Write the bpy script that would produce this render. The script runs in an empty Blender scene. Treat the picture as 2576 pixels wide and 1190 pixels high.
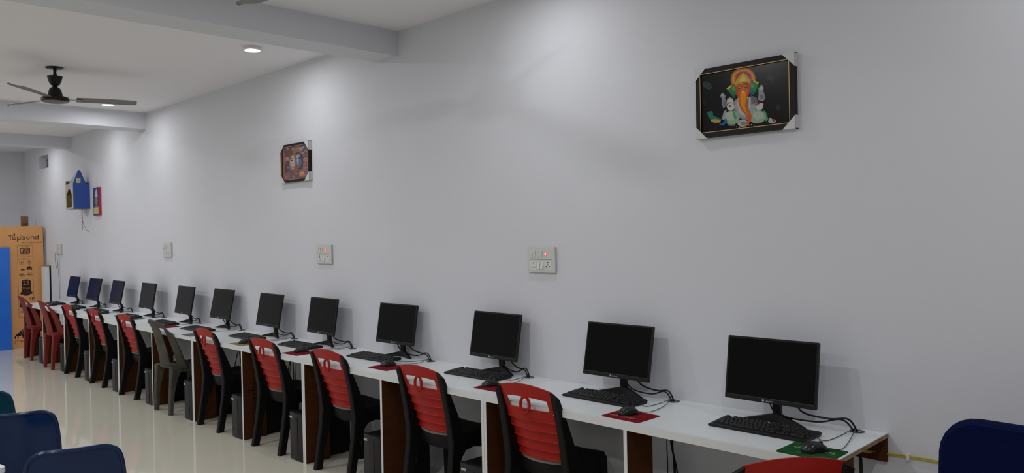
import bpy, math, random
from mathutils import Vector, Matrix

# ------------------------------------------------------------------ camera
scene = bpy.context.scene
COL = scene.collection
CAM_YAW, CAM_PITCH, CAM_ROLL = 0.7843, -0.0079, 0.0205
CAM_LOC = Vector((0.0, -3.4162, 1.6358))
cam_data = bpy.data.cameras.new('camera')
cam_data.sensor_width = 36.0
cam_data.lens = 1952.95 / 2576.0 * 36.0
cam_data.clip_start = 0.05
cam_data.clip_end = 60
cam = bpy.data.objects.new('camera', cam_data)
COL.objects.link(cam)
_f = Vector((-math.sin(CAM_YAW) * math.cos(CAM_PITCH), math.cos(CAM_YAW) * math.cos(CAM_PITCH), math.sin(CAM_PITCH)))
_r = Vector((math.cos(CAM_YAW), math.sin(CAM_YAW), 0))
_u = _r.cross(_f)
_r2 = _r * math.cos(CAM_ROLL) - _u * math.sin(CAM_ROLL)
_u2 = _u * math.cos(CAM_ROLL) + _r * math.sin(CAM_ROLL)
cam.matrix_world = Matrix(((_r2.x, _u2.x, -_f.x, CAM_LOC.x), (_r2.y, _u2.y, -_f.y, CAM_LOC.y),
                           (_r2.z, _u2.z, -_f.z, CAM_LOC.z), (0, 0, 0, 1)))
scene.camera = cam

# ------------------------------------------------------------------ light and exposure
world = bpy.data.worlds.new('world')
scene.world = world
world.use_nodes = True
world.node_tree.nodes['Background'].inputs[0].default_value = (0.5, 0.55, 0.65, 1)
world.node_tree.nodes['Background'].inputs[1].default_value = 0.02
scene.view_settings.view_transform = 'Standard'
scene.view_settings.look = 'None'
scene.view_settings.gamma = 1
scene.view_settings.use_curve_mapping = False
scene.view_settings.exposure = 0.0
scene.cycles.max_bounces = 8
scene.cycles.diffuse_bounces = 4
scene.cycles.glossy_bounces = 4
LAMP_WATTS = (4.3, 13.5, 13.5)    # downlights beside the wall; middle and opposite rows unseen, added for ambient light
LAMP_COLOR = (0.965, 0.972, 1.0)
LAMP_ROWS = [(-0.56, (-13.0, -10.35, -8.92, -5.64, -2.95, -0.2)),
             (-2.45, (-13.0, -10.35, -8.4, -5.64, -2.95, -0.2)),  # this row and the next are out-of-view lamps added to lift the room
             (-4.35, (-13.0, -10.35, -8.4, -5.64, -2.95, -0.2))]

# ------------------------------------------------------------------ helpers
rnd = random.Random(7)
MATS = {}


def mat(name, color, rough=0.5, metal=0.0, spec=0.5, noise=None, bump=None, coat=0.0, emit=None):
    """Principled material; noise = (scale, second colour, amount); bump = (scale, strength)."""
    if name in MATS:
        return MATS[name]
    m = bpy.data.materials.new(name)
    m.use_nodes = True
    nt = m.node_tree
    b = nt.nodes['Principled BSDF']
    b.inputs['Base Color'].default_value = (*color, 1)
    b.inputs['Roughness'].default_value = rough
    b.inputs['Metallic'].default_value = metal
    b.inputs['Specular IOR Level'].default_value = spec
    b.inputs['Coat Weight'].default_value = coat
    if emit:
        b.inputs['Emission Color'].default_value = (*emit[0], 1)
        b.inputs['Emission Strength'].default_value = emit[1]
    tc = None
    if noise or bump:
        tc = nt.nodes.new('ShaderNodeTexCoord')
    if noise:
        sc, c2, amt = noise[:3]
        mp = nt.nodes.new('ShaderNodeMapping')
        if len(noise) > 3:
            mp.inputs['Scale'].default_value = noise[3]
        n = nt.nodes.new('ShaderNodeTexNoise')
        n.inputs['Scale'].default_value = sc
        n.inputs['Detail'].default_value = 6
        nt.links.new(tc.outputs['Object'], mp.inputs[0])
        nt.links.new(mp.outputs[0], n.inputs['Vector'])
        rmp = nt.nodes.new('ShaderNodeMapRange')
        rmp.inputs['From Min'].default_value = 0.3
        rmp.inputs['From Max'].default_value = 0.7
        rmp.inputs['To Max'].default_value = amt
        nt.links.new(n.outputs[0], rmp.inputs['Value'])
        mx = nt.nodes.new('ShaderNodeMix')
        mx.data_type = 'RGBA'
        mx.inputs['A'].default_value = (*color, 1)
        mx.inputs['B'].default_value = (*c2, 1)
        nt.links.new(rmp.outputs[0], mx.inputs['Factor'])
        nt.links.new(mx.outputs['Result'], b.inputs['Base Color'])
    if bump:
        n2 = nt.nodes.new('ShaderNodeTexNoise')
        n2.inputs['Scale'].default_value = bump[0]
        n2.inputs['Detail'].default_value = 4
        nt.links.new(tc.outputs['Object'], n2.inputs['Vector'])
        bp = nt.nodes.new('ShaderNodeBump')
        bp.inputs['Strength'].default_value = bump[1]
        bp.inputs['Distance'].default_value = 0.01
        nt.links.new(n2.outputs[0], bp.inputs['Height'])
        nt.links.new(bp.outputs[0], b.inputs['Normal'])
    MATS[name] = m
    return m


def attr_mat(name, rough):
    """Printed colours read from the mesh's own colour attribute."""
    m = bpy.data.materials.new(name)
    m.use_nodes = True
    b = m.node_tree.nodes['Principled BSDF']
    b.inputs['Roughness'].default_value = rough
    b.inputs['Specular IOR Level'].default_value = 0.2
    a = m.node_tree.nodes.new('ShaderNodeAttribute')
    a.attribute_name = 'print'
    m.node_tree.links.new(a.outputs['Color'], b.inputs['Base Color'])
    return m


def tag(o, label=None, cat=None, group=None, kind=None):
    if label:
        o['label'] = label
    if cat:
        o['category'] = cat
    if group:
        o['group'] = group
    if kind:
        o['kind'] = kind
    return o


def empty(name, loc=(0, 0, 0), rz=0.0):
    o = bpy.data.objects.new(name, None)
    o.empty_display_size = 0.1
    COL.objects.link(o)
    o.location = loc
    o.rotation_euler = (0, 0, rz)
    return o


class MB:
    """Collects vertices and faces of one mesh."""

    def __init__(self):
        self.v = []
        self.f = []

    def add(self, vs, fs):
        n = len(self.v)
        self.v += [tuple(p) for p in vs]
        self.f += [tuple(i + n for i in f) for f in fs]
        return self

    def box(self, x0, x1, y0, y1, z0, z1):
        return self.add([(x0, y0, z0), (x1, y0, z0), (x1, y1, z0), (x0, y1, z0), (x0, y0, z1), (x1, y0, z1), (x1, y1, z1), (x0, y1, z1)],
                        [(0, 3, 2, 1), (4, 5, 6, 7), (0, 1, 5, 4), (1, 2, 6, 5), (2, 3, 7, 6), (3, 0, 4, 7)])

    def rbox(self, x0, x1, y0, y1, z0, z1, r, axis='z', n=3, ease=0.0):
        """Box whose four edges along one axis are rounded; ease shrinks the two caps a little."""
        def prof(a0, a1, b0, b1, rr):
            pts = []
            for cx, cy, s in ((a1 - rr, b1 - rr, 0), (a0 + rr, b1 - rr, 1), (a0 + rr, b0 + rr, 2), (a1 - rr, b0 + rr, 3)):
                for k in range(n + 1):
                    t = math.pi / 2 * (s + k / n)
                    pts.append((cx + rr * math.cos(t), cy + rr * math.sin(t)))
            return pts
        if axis == 'z':
            A, B, Cc = (x0, x1), (y0, y1), (z0, z1)
            mk = lambda a, b, c: (a, b, c)
        elif axis == 'y':
            A, B, Cc = (z0, z1), (x0, x1), (y0, y1)
            mk = lambda a, b, c: (b, c, a)
        else:
            A, B, Cc = (y0, y1), (z0, z1), (x0, x1)
            mk = lambda a, b, c: (c, a, b)
        rings = []
        lv = [(Cc[0], ease), (Cc[0] + ease, 0), (Cc[1] - ease, 0), (Cc[1], ease)] if ease else [(Cc[0], 0), (Cc[1], 0)]
        for c, e in lv:
            rings.append([mk(a, b, c) for a, b in prof(A[0] + e, A[1] - e, B[0] + e, B[1] - e, max(r - e, 1e-4))])
        return self.loft(rings)

    def loft(self, rings, cap=True, closed=True):
        n = len(rings[0])
        vs = [p for r in rings for p in r]
        fs = []
        for i in range(len(rings) - 1):
            for j in range(n if closed else n - 1):
                k = (j + 1) % n
                fs.append((i * n + j, i * n + k, (i + 1) * n + k, (i + 1) * n + j))
        if cap:
            fs.append(tuple(reversed(range(n))))
            fs.append(tuple((len(rings) - 1) * n + j for j in range(n)))
        return self.add(vs, fs)

    def lathe(self, prof, c=(0, 0, 0), n=20, cap=True):
        """prof: (radius, z) pairs about a vertical axis."""
        rings = [[(c[0] + r * math.cos(2 * math.pi * k / n), c[1] + r * math.sin(2 * math.pi * k / n), c[2] + z) for k in range(n)] for r, z in prof]
        return self.loft(rings, cap)

    def cyl(self, a, b, r0, r1=None, n=10):
        r1 = r0 if r1 is None else r1
        return self.tube([a, b], [r0, r1], n)

    def tube(self, pts, r, n=6, closed=False):
        pts = [Vector(p) for p in pts]
        rs = r if isinstance(r, (list, tuple)) else [r] * len(pts)
        rings = []
        prev = None
        for i, p in enumerate(pts):
            if closed:
                d = pts[(i + 1) % len(pts)] - pts[i - 1]
            else:
                d = pts[min(i + 1, len(pts) - 1)] - pts[max(i - 1, 0)]
            d.normalize()
            a = prev if prev else (Vector((0, 0, 1)) if abs(d.z) < 0.9 else Vector((1, 0, 0)))
            u = (a - d * a.dot(d)).normalized()
            w = d.cross(u)
            prev = u
            rings.append([tuple(p + (u * math.cos(2 * math.pi * k / n) + w * math.sin(2 * math.pi * k / n)) * rs[i]) for k in range(n)])
        if closed:
            rings.append(rings[0])
            return self.loft(rings, cap=False)
        return self.loft(rings)

    def shell(self, vs, quads, off):
        """Surface given thickness: off is one vector for all vertices or one per vertex."""
        n = len(vs)
        if not isinstance(off, list):
            off = [off] * n
        V = [tuple(p) for p in vs] + [tuple(Vector(p) + Vector(o)) for p, o in zip(vs, off)]
        F = [tuple(q) for q in quads] + [tuple(i + n for i in reversed(q)) for q in quads]
        cnt = {}
        for q in quads:
            for i in range(len(q)):
                e = (q[i], q[(i + 1) % len(q)])
                cnt[tuple(sorted(e))] = cnt.get(tuple(sorted(e)), []) + [e]
        for k, es in cnt.items():
            if len(es) == 1:
                a, b = es[0]
                F.append((b, a, a + n, b + n))
        return self.add(V, F)

    def prism(self, poly, a0, a1, axis='x'):
        """Extrude a 2D polygon between a0 and a1 along an axis."""
        if axis == 'x':
            r0 = [(a0, p, q) for p, q in poly]
            r1 = [(a1, p, q) for p, q in poly]
        elif axis == 'y':
            r0 = [(p, a0, q) for p, q in poly]
            r1 = [(p, a1, q) for p, q in poly]
        else:
            r0 = [(p, q, a0) for p, q in poly]
            r1 = [(p, q, a1) for p, q in poly]
        return self.loft([r0, r1])

    def build(self, name, material, parent=None, smooth=False):
        me = bpy.data.meshes.new(name)
        me.from_pydata(self.v, [], self.f)
        me.validate()
        import bmesh
        bm = bmesh.new()
        bm.from_mesh(me)
        bmesh.ops.recalc_face_normals(bm, faces=bm.faces)
        bm.to_mesh(me)
        bm.free()
        me.materials.append(material)
        if smooth:
            me.polygons.foreach_set('use_smooth', [True] * len(me.polygons))
            me.set_sharp_from_angle(angle=math.radians(38))
        o = bpy.data.objects.new(name, me)
        COL.objects.link(o)
        if parent is not None:
            o.parent = parent
        return o


def copy_tree(o, parent=None):
    c = o.copy()
    COL.objects.link(c)
    if parent is not None:
        c.parent = parent
    for ch in list(o.children):
        copy_tree(ch, c)
    return c


def spline(pts, n=6):
    """Catmull-Rom through pts."""
    P = [Vector(p) for p in pts]
    P = [P[0] * 2 - P[1]] + P + [P[-1] * 2 - P[-2]]
    out = []
    for i in range(1, len(P) - 2):
        for k in range(n):
            t = k / n
            out.append(0.5 * ((2 * P[i]) + (P[i + 1] - P[i - 1]) * t + (2 * P[i - 1] - 5 * P[i] + 4 * P[i + 1] - P[i + 2]) * t * t
                              + (3 * P[i] - P[i - 1] - 3 * P[i + 1] + P[i + 2]) * t ** 3))
    out.append(P[-2])
    return out


def to_local(o, p):
    d = Vector(p) - Vector(o.location)
    c, s = math.cos(-o.rotation_euler.z), math.sin(-o.rotation_euler.z)
    return (d.x * c - d.y * s, d.x * s + d.y * c, d.z)


def lerp_tab(tab, t):
    if t <= tab[0][0]:
        return tab[0][1]
    for (a, va), (b, vb) in zip(tab, tab[1:]):
        if t <= b:
            return va + (vb - va) * (t - a) / (b - a)
    return tab[-1][1]


_text_cache = {}


def text_polys(txt, size, align='CENTER'):
    """Flat mesh (vertices, faces) of a line of type, lying in XY."""
    key = (txt, size, align)
    if key not in _text_cache:
        cu = bpy.data.curves.new('type', 'FONT')
        cu.body = txt
        cu.size = size
        cu.align_x = align
        cu.align_y = 'CENTER'
        cu.resolution_u = 2
        ob = bpy.data.objects.new('type', cu)
        COL.objects.link(ob)
        bpy.context.view_layer.update()
        me = bpy.data.meshes.new_from_object(ob.evaluated_get(bpy.context.evaluated_depsgraph_get()))
        _text_cache[key] = ([tuple(v.co) for v in me.vertices], [tuple(p.vertices) for p in me.polygons])
        bpy.data.objects.remove(ob)
        bpy.data.curves.remove(cu)
        bpy.data.meshes.remove(me)
    return _text_cache[key]


class Print:
    """Flat print on a plane: origin o, axes u (right) and v (up), normal n."""

    def __init__(self, o, u, v):
        self.o, self.u, self.v = Vector(o), Vector(u), Vector(v)
        self.n = self.u.cross(self.v).normalized()
        self.vs, self.fs, self.cols = [], [], []
        self.h = 0.0003

    def P(self, x, y, h):
        return tuple(self.o + self.u * x + self.v * y + self.n * h)

    def poly(self, pts, col=(0, 0, 0), lift=0.0):
        k = len(self.vs)
        self.vs += [self.P(x, y, self.h + lift) for x, y in pts]
        f = tuple(range(k, k + len(pts)))
        area = sum(pts[i][0] * pts[(i + 1) % len(pts)][1] - pts[(i + 1) % len(pts)][0] * pts[i][1] for i in range(len(pts)))
        self.fs.append(f if area > 0 else tuple(reversed(f)))
        self.cols.append(col)
        return self

    def rect(self, x0, y0, x1, y1, col=(0, 0, 0), lift=0.0):
        return self.poly([(x0, y0), (x1, y0), (x1, y1), (x0, y1)], col, lift)

    def ring(self, cx, cy, rx, ry, w, col=(0, 0, 0), n=18, lift=0.0):
        for k in range(n):
            a, b = 2 * math.pi * k / n, 2 * math.pi * (k + 1) / n
            self.poly([(cx + rx * math.cos(a), cy + ry * math.sin(a)), (cx + rx * math.cos(b), cy + ry * math.sin(b)),
                       (cx + (rx - w) * math.cos(b), cy + (ry - w) * math.sin(b)), (cx + (rx - w) * math.cos(a), cy + (ry - w) * math.sin(a))], col, lift)
        return self

    def frame(self, x0, y0, x1, y1, w, col=(0, 0, 0)):
        self.rect(x0, y0, x1, y0 + w, col).rect(x0, y1 - w, x1, y1, col)
        return self.rect(x0, y0 + w, x0 + w, y1 - w, col).rect(x1 - w, y0 + w, x1, y1 - w, col)

    def text(self, txt, x, y, size, col=(0, 0, 0), lift=0.0, align='CENTER', sx=1.0):
        vs, fs = text_polys(txt, size, align)
        k = len(self.vs)
        self.vs += [self.P(x + p[0] * sx, y + p[1], self.h + lift) for p in vs]
        for f in fs:
            self.fs.append(tuple(i + k for i in f))
            self.cols.append(col)
        return self

    def build(self, name, material, parent=None):
        me = bpy.data.meshes.new(name)
        me.from_pydata(self.vs, [], self.fs)
        at = me.color_attributes.new('print', 'FLOAT_COLOR', 'CORNER')
        for p, c in zip(me.polygons, self.cols):
            for li in p.loop_indices:
                at.data[li].color = (*c, 1)
        me.materials.append(material)
        o = bpy.data.objects.new(name, me)
        COL.objects.link(o)
        if parent is not None:
            o.parent = parent
        return o


ORD = ['first', 'second', 'third', 'fourth', 'fifth', 'sixth', 'seventh', 'eighth', 'ninth', 'tenth', 'eleventh', 'twelfth']

# ------------------------------------------------------------------ materials
M_WALL = mat('lilac white wall paint', (0.70, 0.712, 0.75), 0.75, spec=0.25, noise=(1.6, (0.67, 0.675, 0.715), 0.5), bump=(60, 0.03))
M_CEIL = mat('white ceiling paint', (0.85, 0.83, 0.85), 0.8, spec=0.2)
M_FLOOR = mat('polished beige floor', (0.67, 0.645, 0.54), 0.07, spec=0.5, noise=(3.0, (0.64, 0.61, 0.51), 0.6))
M_WHITE = mat('white laminate', (0.77, 0.81, 0.82), 0.32)
M_WHITE_EDGE = mat('white edge band', (0.72, 0.73, 0.72), 0.4)
M_PLYBROWN = mat('brown plywood face', (0.085, 0.026, 0.005), 0.8, spec=0.15, noise=(3.0, (0.05, 0.017, 0.005), 0.7, (2, 2, 14)))
M_PLYEDGE = mat('raw plywood edge', (0.25, 0.13, 0.06), 0.8, noise=(25, (0.45, 0.36, 0.26), 0.8))
M_PLY = mat('new plywood face', (0.80, 0.40, 0.15), 0.55, noise=(2.2, (0.67, 0.31, 0.105), 0.8, (1, 1, 0.12)))
M_PLYINK = mat('black ink on plywood', (0.035, 0.02, 0.016), 0.7)
M_PLYINK_FAINT = mat('faint brown ink on plywood', (0.17, 0.075, 0.03), 0.7)
M_BLUESHEET = mat('blue laminate sheet', (0.03, 0.19, 0.78), 0.25, noise=(4, (0.025, 0.165, 0.70), 0.6))
M_BLACK = mat('black plastic', (0.005, 0.005, 0.0055), 0.45, spec=0.3)
M_BLACKGLOSS = mat('glossy black plastic', (0.01, 0.01, 0.011), 0.22)
M_CHAIRBLACK = mat('black chair plastic', (0.004, 0.0035, 0.0035), 0.55, spec=0.2, noise=(20, (0.008, 0.007, 0.0065), 0.5))
M_CHAIRRED = mat('red chair plastic', (0.37, 0.012, 0.007), 0.42, spec=0.2, noise=(12, (0.35, 0.02, 0.014), 0.5))
M_CHAIRLIP = mat('dusty grey chair lip', (0.16, 0.14, 0.12), 0.8)
M_MAROON = mat('dark red moulded plastic', (0.21, 0.018, 0.015), 0.45, spec=0.35, noise=(9, (0.17, 0.016, 0.013), 0.6))
M_OLIVE = mat('weathered grey green plastic', (0.040, 0.040, 0.033), 0.6, spec=0.3, noise=(9, (0.095, 0.09, 0.068), 0.9))
M_SCREEN = mat('dark display panel', (0.001, 0.001, 0.0013), 0.2, spec=0.12)
M_BEZEL = mat('black display bezel', (0.004, 0.004, 0.0045), 0.4, spec=0.3)
M_GREYLINE = mat('grey bezel trim line', (0.05, 0.05, 0.052), 0.4)
M_LOGO = mat('pale grey logo print', (0.45, 0.47, 0.47), 0.5)
M_KEY = mat('black key caps', (0.008, 0.0085, 0.009), 0.5, spec=0.3)
M_TOWER = mat('charcoal computer case', (0.018, 0.018, 0.020), 0.45, spec=0.3)
M_TOWERSIDE = mat('black computer case side', (0.004, 0.004, 0.0045), 0.55, spec=0.2)
M_CABLE = mat('black cable rubber', (0.005, 0.005, 0.005), 0.5, spec=0.3)
M_CORD = mat('thin grey black cord', (0.03, 0.032, 0.034), 0.5)
M_PLATE = mat('off white switch plastic', (0.62, 0.63, 0.60), 0.35)
M_SWITCH = mat('white rocker plastic', (0.70, 0.71, 0.68), 0.3)
M_HOLE = mat('dark socket hole', (0.01, 0.01, 0.01), 0.8)
M_RED_LED = mat('red glowing indicator', (0.5, 0.02, 0.02), 0.3, emit=((1.0, 0.05, 0.06), 1.0))
M_LED_CORE = mat('indicator core', (0.9, 0.6, 0.6), 0.3, emit=((1.0, 0.65, 0.65), 1.2))
M_FRAME = mat('dark brown picture frame', (0.010, 0.006, 0.005), 0.5, spec=0.25)
M_GOLD = mat('gold frame line', (0.55, 0.36, 0.14), 0.4, metal=0.3)
M_CARD = mat('white corner protector card', (0.62, 0.63, 0.61), 0.7)
M_PRINT = attr_mat('printed picture', 0.22)
M_PRINT_MATT = attr_mat('matt print', 0.6)
M_FAN = mat('dark brown fan enamel', (0.006, 0.005, 0.005), 0.35, spec=0.3)
M_FANBLADE = mat('brown fan blade', (0.16, 0.14, 0.13), 0.4)
M_CHROME = mat('bright metal', (0.55, 0.55, 0.56), 0.25, metal=1.0)
M_LAMPRIM = mat('white lamp rim', (0.8, 0.8, 0.8), 0.4)
M_LAMP = mat('glowing lamp diffuser', (0.9, 0.9, 0.9), 0.5, emit=((1.0, 0.99, 0.97), 14.0))
M_NAVYFAB = mat('navy upholstery fabric', (0.004, 0.007, 0.055), 0.95, spec=0.1, noise=(160, (0.003, 0.007, 0.035), 0.9), bump=(220, 0.25))
M_BLUECHAIR = mat('navy blue moulded seat plastic', (0.004, 0.022, 0.085), 0.24, spec=0.3)
M_TEALCHAIR = mat('teal moulded seat plastic', (0.005, 0.05, 0.08), 0.24, spec=0.3)
M_YELLOW = mat('yellow cable jacket', (0.55, 0.42, 0.02), 0.45)
M_SHRINEBLUE = mat('royal blue painted board', (0.022, 0.07, 0.32), 0.5)
M_SHRINEWHITE = mat('chipped white board', (0.55, 0.53, 0.50), 0.7, noise=(30, (0.38, 0.34, 0.30), 0.6))
M_SHRINEIN = mat('ochre inner board', (0.28, 0.19, 0.04), 0.7)
M_WIRE = mat('reddish flex wire', (0.20, 0.06, 0.05), 0.6)

# ------------------------------------------------------------------ the room
CEIL = 3.09
XF, XN, YW = -14.79, 2.6, -5.8       # far end wall, wall behind the camera, opposite wall


def struct(name, mb, m):
    return tag(mb.build(name, m), kind='structure')


NX0, NX1, NZ0, NZ1 = -13.90, -13.38, 2.745, 2.945     # ventilator recess in the long wall
struct('floor', MB().box(XF - .15, XN + .15, YW - .15, .15, -0.1, 0), M_FLOOR)
struct('ceiling', MB().box(XF - .15, XN + .15, YW - .15, .15, CEIL, CEIL + .1), M_CEIL)
struct('wall_right', MB().box(NX1, XN, 0, .15, 0, CEIL).box(XF, NX0, 0, .15, 0, CEIL).box(NX0, NX1, 0, .15, 0, NZ0).box(NX0, NX1, 0, .15, NZ1, CEIL), M_WALL)
struct('wall_left', MB().box(XF - .15, XF, YW, .15, 0, CEIL), M_WALL)
struct('wall_back', MB().box(XN, XN + .15, YW, .15, 0, CEIL), M_WALL)
struct('wall_front', MB().box(XF - .15, XN + .15, YW - .15, YW, 0, CEIL), M_WALL)
for i, (x0, x1, zb) in enumerate(((-4.80, -4.535, 2.91), (-9.68, -9.385, 2.902), (-12.5, -12.22, 2.94))):
    struct('trim_%d' % (i + 1), MB().box(x0, x1, YW, 0, zb, CEIL), M_WALL)
w1 = struct('window_1', MB().box(NX0, NX0 + .03, .10, .14, NZ0, NZ1).box(NX1 - .03, NX1, .10, .14, NZ0, NZ1)
            .box(NX0 + .03, NX1 - .03, .10, .14, NZ1 - .03, NZ1).box(NX0 + .03, NX1 - .03, .10, .14, NZ0, NZ0 + .03), M_SHRINEWHITE)
MB().box(NX0 + .03, NX1 - .03, .125, .13, NZ0 + .03, NZ1 - .03).build('pane', mat('dark ventilator glass', (0.03, 0.032, 0.035), 0.25), w1)
for k in range(3):
    z = NZ0 + .055 + k * .045
    MB().box(NX0 + .03, NX1 - .03, .105, .122, z, z + .006).build('louvre', M_GREYLINE, w1)

# ------------------------------------------------------------------ ceiling downlights


def downlight(x, y, watts, label, group=None):
    t = tag(empty('ceiling_downlight', (x, y, CEIL)), label, 'ceiling light', group)
    MB().lathe([(0.040, 0), (0.068, 0), (0.071, -.004), (0.071, -.020), (0.062, -.026), (0.058, -.026), (0.056, -.019)], n=28).build('rim', M_LAMPRIM, t, True)
    MB().lathe([(0.0565, -.016), (0.0565, -.024), (0.048, -.0275), (0.02, -.029)], n=28).build('diffuser', M_LAMP, t, True)
    ld = bpy.data.lights.new('downlight', 'AREA')
    ld.shape = 'DISK'
    ld.size = 0.11
    ld.energy = watts
    ld.color = LAMP_COLOR
    lo = bpy.data.objects.new('downlight_beam', ld)
    COL.objects.link(lo)
    lo.parent = t
    lo.location = (0, 0, -.033)
    return t


LAMP_LABELS = {(-5.64, 0): 'round lit downlight on ceiling just beyond the nearest beam',
               (-8.92, 0): 'round lit downlight seen beside the ceiling fan blade tip',
               (-2.95, 0): 'round downlight near the wall on the near side of the nearest beam',
               (-10.35, 0): 'round downlight hidden behind the second ceiling beam',
               (-13.0, 0): 'round downlight by the far end wall behind the last beam'}
BAYS = ['by the far end wall', 'behind the second beam', 'before the second beam', 'beyond the nearest beam', 'on the near side of the nearest beam', 'above the camera end']
LAMP_WHERE = ['round downlight of the row beside the long wall, %s', 'added unseen fill downlight of the middle ceiling row, %s', 'added unseen fill downlight of the opposite side row, %s']
for r, (ly, xs) in enumerate(LAMP_ROWS):
    for lx in xs:
        downlight(lx, ly, LAMP_WATTS[r], LAMP_LABELS.get((lx, r)) or LAMP_WHERE[r] % BAYS[xs.index(lx)],
                  'ceiling downlights' if r == 0 else 'added fill downlights across the room')

# ------------------------------------------------------------------ long computer desk (six two-seat units)
DX0, BAY, DD, DH = -1.195, 0.946, 0.5686, 0.75
UNIT = 2 * BAY
HOLES = [-1.301, -2.212, -3.227, -4.155, -5.107, -5.987, -6.955, -7.877, -8.823, -9.78, -10.72, -11.66]
DESK_LABELS = ['white computer desk unit at the near end with raw plywood edge showing',
               'white computer desk unit under the third and fourth monitors from the near end',
               'white computer desk unit under the fifth and sixth monitors from the near end',
               'white computer desk unit under the seventh and eighth monitors from the near end',
               'white computer desk unit under the ninth and tenth monitors from the near end',
               'white computer desk unit at the far end beside the plywood sheets']
for k in range(6):
    xr = DX0 - k * UNIT
    xl = xr - UNIT
    d = tag(empty('computer_desk', (xr, 0, 0)), DESK_LABELS[k], 'desk', 'computer desk units along the wall')
    g = 0.0012
    MB().box(-UNIT + g, -g, -DD + .018, -.001, DH - .018, DH).build('worktop', M_WHITE, d)
    MB().box(-UNIT + g, -g, -DD, -DD + .018, DH - .0355, DH + .0002).build('front_edge', M_WHITE_EDGE, d)
    if k == 0:
        MB().box(-g, .0006, -DD + .018, -.001, DH - .018, DH - .002).build('raw_edge', M_PLYEDGE, d)
    for px in (-g, -BAY, -UNIT + g + .018):
        off = .009 if px == -BAY else 0.0
        x1 = px + off
        p = MB().box(x1 - .018, x1, -DD + .0025, -DD + .20, 0, DH - .018).build('support_panel', M_PLYBROWN, d)
        MB().box(x1 - .0182, x1 + .0002, -DD, -DD + .0025, 0, DH - .0355).build('edge_band', M_WHITE_EDGE, p)
    MB().box(-UNIT + .03, -.002, -.020, -.0015, DH - .118, DH - .018).build('back_batten', M_PLYBROWN, d)
    for j in range(2):
        hx = HOLES[2 * k + j] - xr
        MB().lathe([(.016, 0), (.030, 0), (.031, .002), (.028, .0035), (.018, .0035), (.016, .002), (.016, 0)], (hx, -.06, DH), 18, False).build('cable_grommet', M_GREYLINE, d, True)

# prints on two of the brown support panels (offcuts of branded plywood)


def strokes_topbond(p, x, y, s, col, lift=0.0):
    """Squared lettering 'Topbond'; x,y = left end of baseline, s = x-height."""
    w = .17 * s
    R = lambda a, b, c, d: p.rect(x + a * s, y + b * s, x + c * s, y + d * s, col, lift)

    def sq(a, dot):
        R(a, 0, a + .95, .17); R(a, .83, a + .95, 1.0); R(a, .17, a + .17, .83); R(a + .78, .17, a + .95, .83)
        if dot:
            R(a + .34, .34, a + .62, .66)
    R(0, 1.18, 1.3, 1.36); R(.55, 0, .75, 1.18)                                 # T
    sq(1.22, True); R(1.5, 1.15, 1.9, 1.42); R(1.5, 1.6, 1.9, 1.9)              # o with two squares above
    sq(2.4, False); R(2.4, -.75, 2.6, 0)                                        # p
    sq(3.6, True); R(3.6, 1.0, 3.8, 1.36)                                       # b
    p.ring(x + 5.3 * s, y + .5 * s, .5 * s, .5 * s, w, col, 14, lift)           # o
    R(6.05, 0, 6.25, 1.0); R(6.25, .83, 7.0, 1.0); R(6.82, 0, 7.0, .83)         # n
    sq(7.25, True); R(8.02, 1.0, 8.2, 1.36)                                     # d


desks = [o for o in COL.objects if o.name.startswith('computer_desk')]
pp = Print((-BAY + .009, -DD + .085, .52), (0, 0, -1), (0, 1, 0))
pp.h = .0006
strokes_topbond(pp, 0, 0, .052, (0.01, 0.006, 0.004))
pp.build('printed_lettering', M_PRINT_MATT, desks[2])
pp = Print((-g, -DD + .05, .64), (0, 0, -1), (0, 1, 0))
pp.h = .0006
for r in range(3):
    pp.text('TOPBOND PLYWOOD', .13, .02 + r * .035, .030, (0.008, 0.006, 0.005))
pp.build('printed_lettering', M_PRINT_MATT, desks[2])
pp = Print((-BAY + .009, -DD + .05, .30), (0, 1, 0), (0, 0, 1))
pp.h = .0006
pp.rect(.02, 0, .06, .05, (0.012, 0.006, 0.005)).rect(.09, .01, .12, .045, (0.012, 0.006, 0.005)).rect(.03, -.06, .05, -.03, (0.012, 0.006, 0.005))
pp.build('printed_mark', M_PRINT_MATT, desks[5])

# ------------------------------------------------------------------ monitors
MONITORS = [(-1.627, -.204, .012, .158), (-2.513, -.157, .017, .204), (-3.477, -.130, -.021, .183), (-4.487, -.130, .019, .175),
            (-5.429, -.155, -.043, .159), (-6.265, -.172, -.035, .187), (-7.249, -.150, -.010, .203), (-8.034, -.183, -.029, .179),
            (-9.044, -.184, -.018, .169), (-10.000, -.200, -.034, .200), (-10.910, -.180, .017, .215), (-11.807, -.169, -.007, .196)]
MW, MH, MT, MZ = 0.425, 0.285, 0.026, 0.848
MON_EXTRA = ['black monitor nearest the open right end of the desk', 'black monitor second from the near end, behind the red mouse pad in full view',
             'black monitor third from the near end of the desk', 'black monitor fourth from the near end of the desk',
             'black monitor fifth from the near end of the desk', 'black monitor sixth from the near end, by the yellow mouse pad',
             'black monitor seventh from the near end of the desk', 'black monitor eighth from the near end, behind the grey green chair',
             'black monitor ninth from the near end of the desk', 'black monitor tenth from the near end, third from the plywood',
             'black monitor second from the far end of the desk', 'black monitor last in the row, nearest the plywood sheets']


def tilted(o, tilt, p):
    """Point p=(x, depth behind the front face, height above the lower edge) of a display leaning back by tilt."""
    x, d, h = p
    return (x, d * math.cos(tilt) + h * math.sin(tilt), MZ - DH + h * math.cos(tilt) - d * math.sin(tilt))


def display(mb, tilt):
    mb.v = [tilted(None, tilt, p) for p in mb.v]
    return mb


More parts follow.
